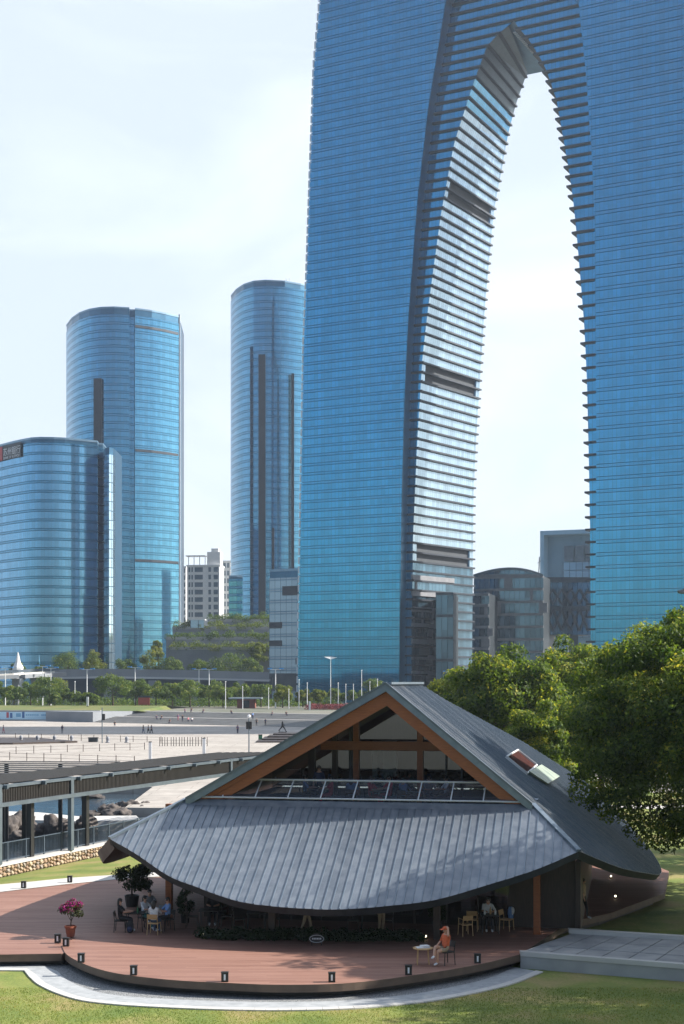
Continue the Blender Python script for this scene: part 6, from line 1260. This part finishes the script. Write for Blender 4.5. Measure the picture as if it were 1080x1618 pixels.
for i, (px, py, c, l) in enumerate(((255, 1137, 'black', 'left of the sitters on the middle steps'), (247, 1137, 'navy', 'dark sitter at the left end of the middle steps'), (292, 1126, 'purple', 'sitter in purple on the top steps'), (302, 1126, 'black', 'dark sitter on the top steps beside the purple one'), (321, 1127, 'navy', 'rightmost sitter of the top steps group'), (365, 1129, 'black', 'lone dark sitter on the top steps'), (297, 1141, 'pink', 'sitter in pink on the lower steps'), (303, 1141, 'white', 'sitter in white on the lower steps'), (268, 1143, 'black', 'dark sitter on the lowest step, left'), (430, 1131, 'grey', 'grey sitter near the top of the steps, right of the signal post'), (452, 1131, 'black', 'dark sitter at the right of the steps'), (181, 1147, 'black', 'sitter on the plaza edge near the tall grey post'))):
    person(on_steps(px, py), (i * 47) % 60 - 30, l, ('sit', dict(seat=.3)), c, 'navy', 'black', 'short', 'people sitting on the steps', far=True)
# dark running-figure statue
bz = pm('dark_bronze', (.02, .02, .022), (.035, .035, .035), 6, .4, .6)
stt = empty('statue', on_steps(446, 1167), 'dark bronze statue of a striding figure beside the low timber steps', 'statue', None, R(60)); me = body_mesh(P_stand(step=.4, arm=.3), False, 0)
for k in range(4): me.materials[k] = bz
inst('figure', me, stt, (0, 0, .3), 0, (1.3,) * 3); b = MB(); b.boxv((-.6, -.6, 0), (1.2, 0, 0), (0, 1.2, 0), (0, 0, .31)); b.build('plinth', M['black'], stt)

# ================================================================== RIGHT-HAND TREES, GRASS
def big_tree(label, px, ytop, wpx, Y, zbot, seed, n, per, leaf, m='leaf', group='camphor trees right of the cafe', lump=(.2, .34), depth=None, extra=()):
    p = at(px, ytop, Y); cw = wpx / F * Y; H = p.z; return tree(label, p.x, Y, 0, H, cw, H - zbot, seed, n=n, per=per, leaf=leaf, m=m, group=group, lump=lump, limbs=6, depth=depth, extra=extra)
big_tree('largest leafy camphor tree overhanging the right side of the cafe roof', 1100, 958, 424, 66, 2.6, 201, 230, 620, .085, depth=11, lump=(.085, .15), extra=[(*at(px_, py_, 64 + k_ % 3), .5 + .13 * (k_ % 4)) for k_, (px_, py_) in enumerate(((1015, 1268), (1045, 1272), (1072, 1268), (985, 1256), (1000, 1312), (1060, 1312), (1036, 1314), (1078, 1300), (960, 1258), (1002, 1292), (1030, 1298), (1062, 1296), (1020, 1330), (1050, 1334), (1074, 1322), (985, 1276), (940, 1270), (965, 1286), (1078, 1290), (925, 1252), (912, 1225), (903, 1190), (905, 1140)))])
big_tree('rounded camphor tree directly behind the cafe ridge', 800, 1012, 215, 122, 2.0, 202, 130, 420, .15, lump=(.11, .2))
big_tree('camphor tree between the ridge tree and the largest one', 915, 1004, 210, 128, 2.0, 203, 130, 420, .15, lump=(.11, .2))
big_tree('bright smaller tree at the edge of the roof, before the camphors', 842, 1098, 130, 98, .5, 204, 70, 400, .11, m='leaf', lump=(.13, .22))
big_tree('low yellow-green tree just right of the ridge end', 712, 1072, 110, 140, .5, 205, 34, 500, .15, m='leaf_yellow')
big_tree('dark camphor filling in under the canopy right of the roof', 950, 1075, 200, 112, .5, 206, 80, 450, .14, lump=(.13, .22))
big_tree('far camphor showing its top over the right edge of the canopy', 1000, 1000, 170, 138, 2.0, 207, 40, 700, .16)
for i, (x, y, H, cw) in enumerate(((18.6, 54, 13.5, 9), (24, 60.5, 14.5, 11), (20.5, 41, 12, 9.5), (26, 49.5, 16, 11), (24.5, 73, 13, 11), (28.5, 87, 14, 13), (22.5, 66.5, 11, 8))):   # standing right of the frame; their shade falls on the deck and lawn
    tree(('camphor just outside the right frame edge shading the concrete terrace', 'taller camphor outside the right frame edge behind the first', 'camphor outside the right frame edge shading the front lawn', 'tallest camphor outside the right frame edge, farthest to the side', 'camphor outside the right frame edge level with the back of the cafe', 'camphor outside the right frame edge shading the back lawn', 'shorter camphor outside the right frame edge beside the cafe')[i], x, y, 0, H, cw, H - 1.4, 220 + i, n=80, per=330, leaf=.15, m='leaf', group='camphor trees right of the cafe', lump=(.16, .26))
# low bushes on the far lawn, right
q = random.Random(31); lm = []
for k in range(60): Y = q.uniform(128, 146); x = q.uniform(10, 46); r = q.uniform(.6, 1.3); lm.append((x, Y, r * .6, r * 1.3, r, r))
o = bpy.data.objects.new('undergrowth', leaf_mesh('undergrowth', lm, 160, .16, 90, M['leaf_far'])); C.objects.link(o); tag(o, 'dark undergrowth below the camphor trees behind the cafe', 'undergrowth', kind='stuff')
# grass blades on the near lawn
g = np.random.default_rng(5); n = 150000; X = g.uniform(-14, 16, n); Y = 37 + 13 * g.random(n) ** 1.3
oxy = np.array([(p.x, p.y) for p in oc]); lim = np.interp(X, oxy[:, 0], oxy[:, 1]); rt = X > oc[-1].x; lim[rt] = sl[0].y + (X[rt] - sl[0].x) * (sl[1].y - sl[0].y) / (sl[1].x - sl[0].x) - .1
ok = Y < lim - .03; X, Y = X[ok], Y[ok]; n = len(X); h = g.uniform(.02, .055, n); a = g.uniform(0, 2 * math.pi, n); wv = g.uniform(.006, .012, n)
v = np.empty((n, 3, 3)); v[:, 0] = np.c_[X - np.cos(a) * wv, Y - np.sin(a) * wv, np.full(n, -.004)]; v[:, 1] = np.c_[X + np.cos(a) * wv, Y + np.sin(a) * wv, np.full(n, -.004)]; v[:, 2] = np.c_[X + g.normal(0, .02, n), Y + g.normal(0, .02, n), h]
me = bpy.data.meshes.new('grass'); me.vertices.add(n * 3); me.vertices.foreach_set('co', v.astype(np.float32).ravel()); me.loops.add(n * 3); me.loops.foreach_set('vertex_index', np.arange(n * 3, dtype=np.int32)); me.polygons.add(n); me.polygons.foreach_set('loop_start', np.arange(0, n * 3, 3, dtype=np.int32)); me.update(calc_edges=True)
ta = me.attributes.new('tone', 'FLOAT', 'FACE'); pt = .5 + .3 * np.sin(X * .9 + 2 * np.sin(Y * .7)) * np.sin(Y * 1.1 + X * .3) + g.normal(0, .2, n); ta.data.foreach_set('value', np.clip(pt, 0, 1).astype(np.float32))
M['grass'] = leafmat('grass_blades', (.07, .13, .02), (.19, .225, .045), (.32, .26, .10), .35); me.materials.append(M['grass']); o = bpy.data.objects.new('grass', me); C.objects.link(o); tag(o, 'short mown grass of the front lawn with dry patches', 'grass', kind='stuff')
# curled tiled eave of a pavilion roof entering at the right frame edge
pv = empty('pavilion_roof_lamp', Vector((*P2(1096, 96), 0)), 'dark curled tile eave of a tall lantern post peeping in at the right frame edge', 'lantern post'); k = 96 / F; zc = CH + (1078 - 936) * k
b = MB(); vs = []
for j in range(5):
    f = j / 4; r = .95 * (1 - f) ** 1.4 + .05; z = zc - .05 + .75 * f ** 1.0
    for i in range(16):
        a = 2 * math.pi * i / 16; up = (.16 * (1 - f) ** 3) if i % 4 == 0 else 0; rr_ = r * (1.12 if i % 4 == 0 else 1); vs.append((rr_ * math.cos(a) , rr_ * math.sin(a), z + up))
b.add(vs, [(j * 16 + i, j * 16 + (i + 1) % 16, (j + 1) * 16 + (i + 1) % 16, (j + 1) * 16 + i) for j in range(4) for i in range(16)]); b.build('tiled_roof', M['frame_dark'], pv)
b = MB(); b.lathe(0, 0, [(.42, zc - .9), (.45, zc - .1)], 8); b.build('lantern', M['timber_dark'], pv); b = MB(); b.tube([(0, 0, 0), (0, 0, zc - .9)], [.16, .12], 8); b.build('pole', M['black'], pv)

# ================================================================== HAZE over the distance
hz_ = MB(); hz_.boxv((-950, -30, -2.7), (1900, 0, 0), (0, 1130, 0), (0, 0, 320))
ho = hz_.build('haze', []); ho['kind'] = 'stuff'; ho['label'] = 'thin pale blue haze over the whole place'
hm_ = bpy.data.materials.new('haze'); hm_.use_nodes = True; ht = hm_.node_tree; ht.nodes.clear(); hp = ht.nodes.new('ShaderNodeVolumePrincipled'); hp.inputs['Color'].default_value = (.72, .84, 1, 1); hp.inputs['Density'].default_value = .00013; hp.inputs['Anisotropy'].default_value = .35
hq = ht.nodes.new('ShaderNodeOutputMaterial'); ht.links.new(hp.outputs[0], hq.inputs['Volume']); ho.data.materials.append(hm_)
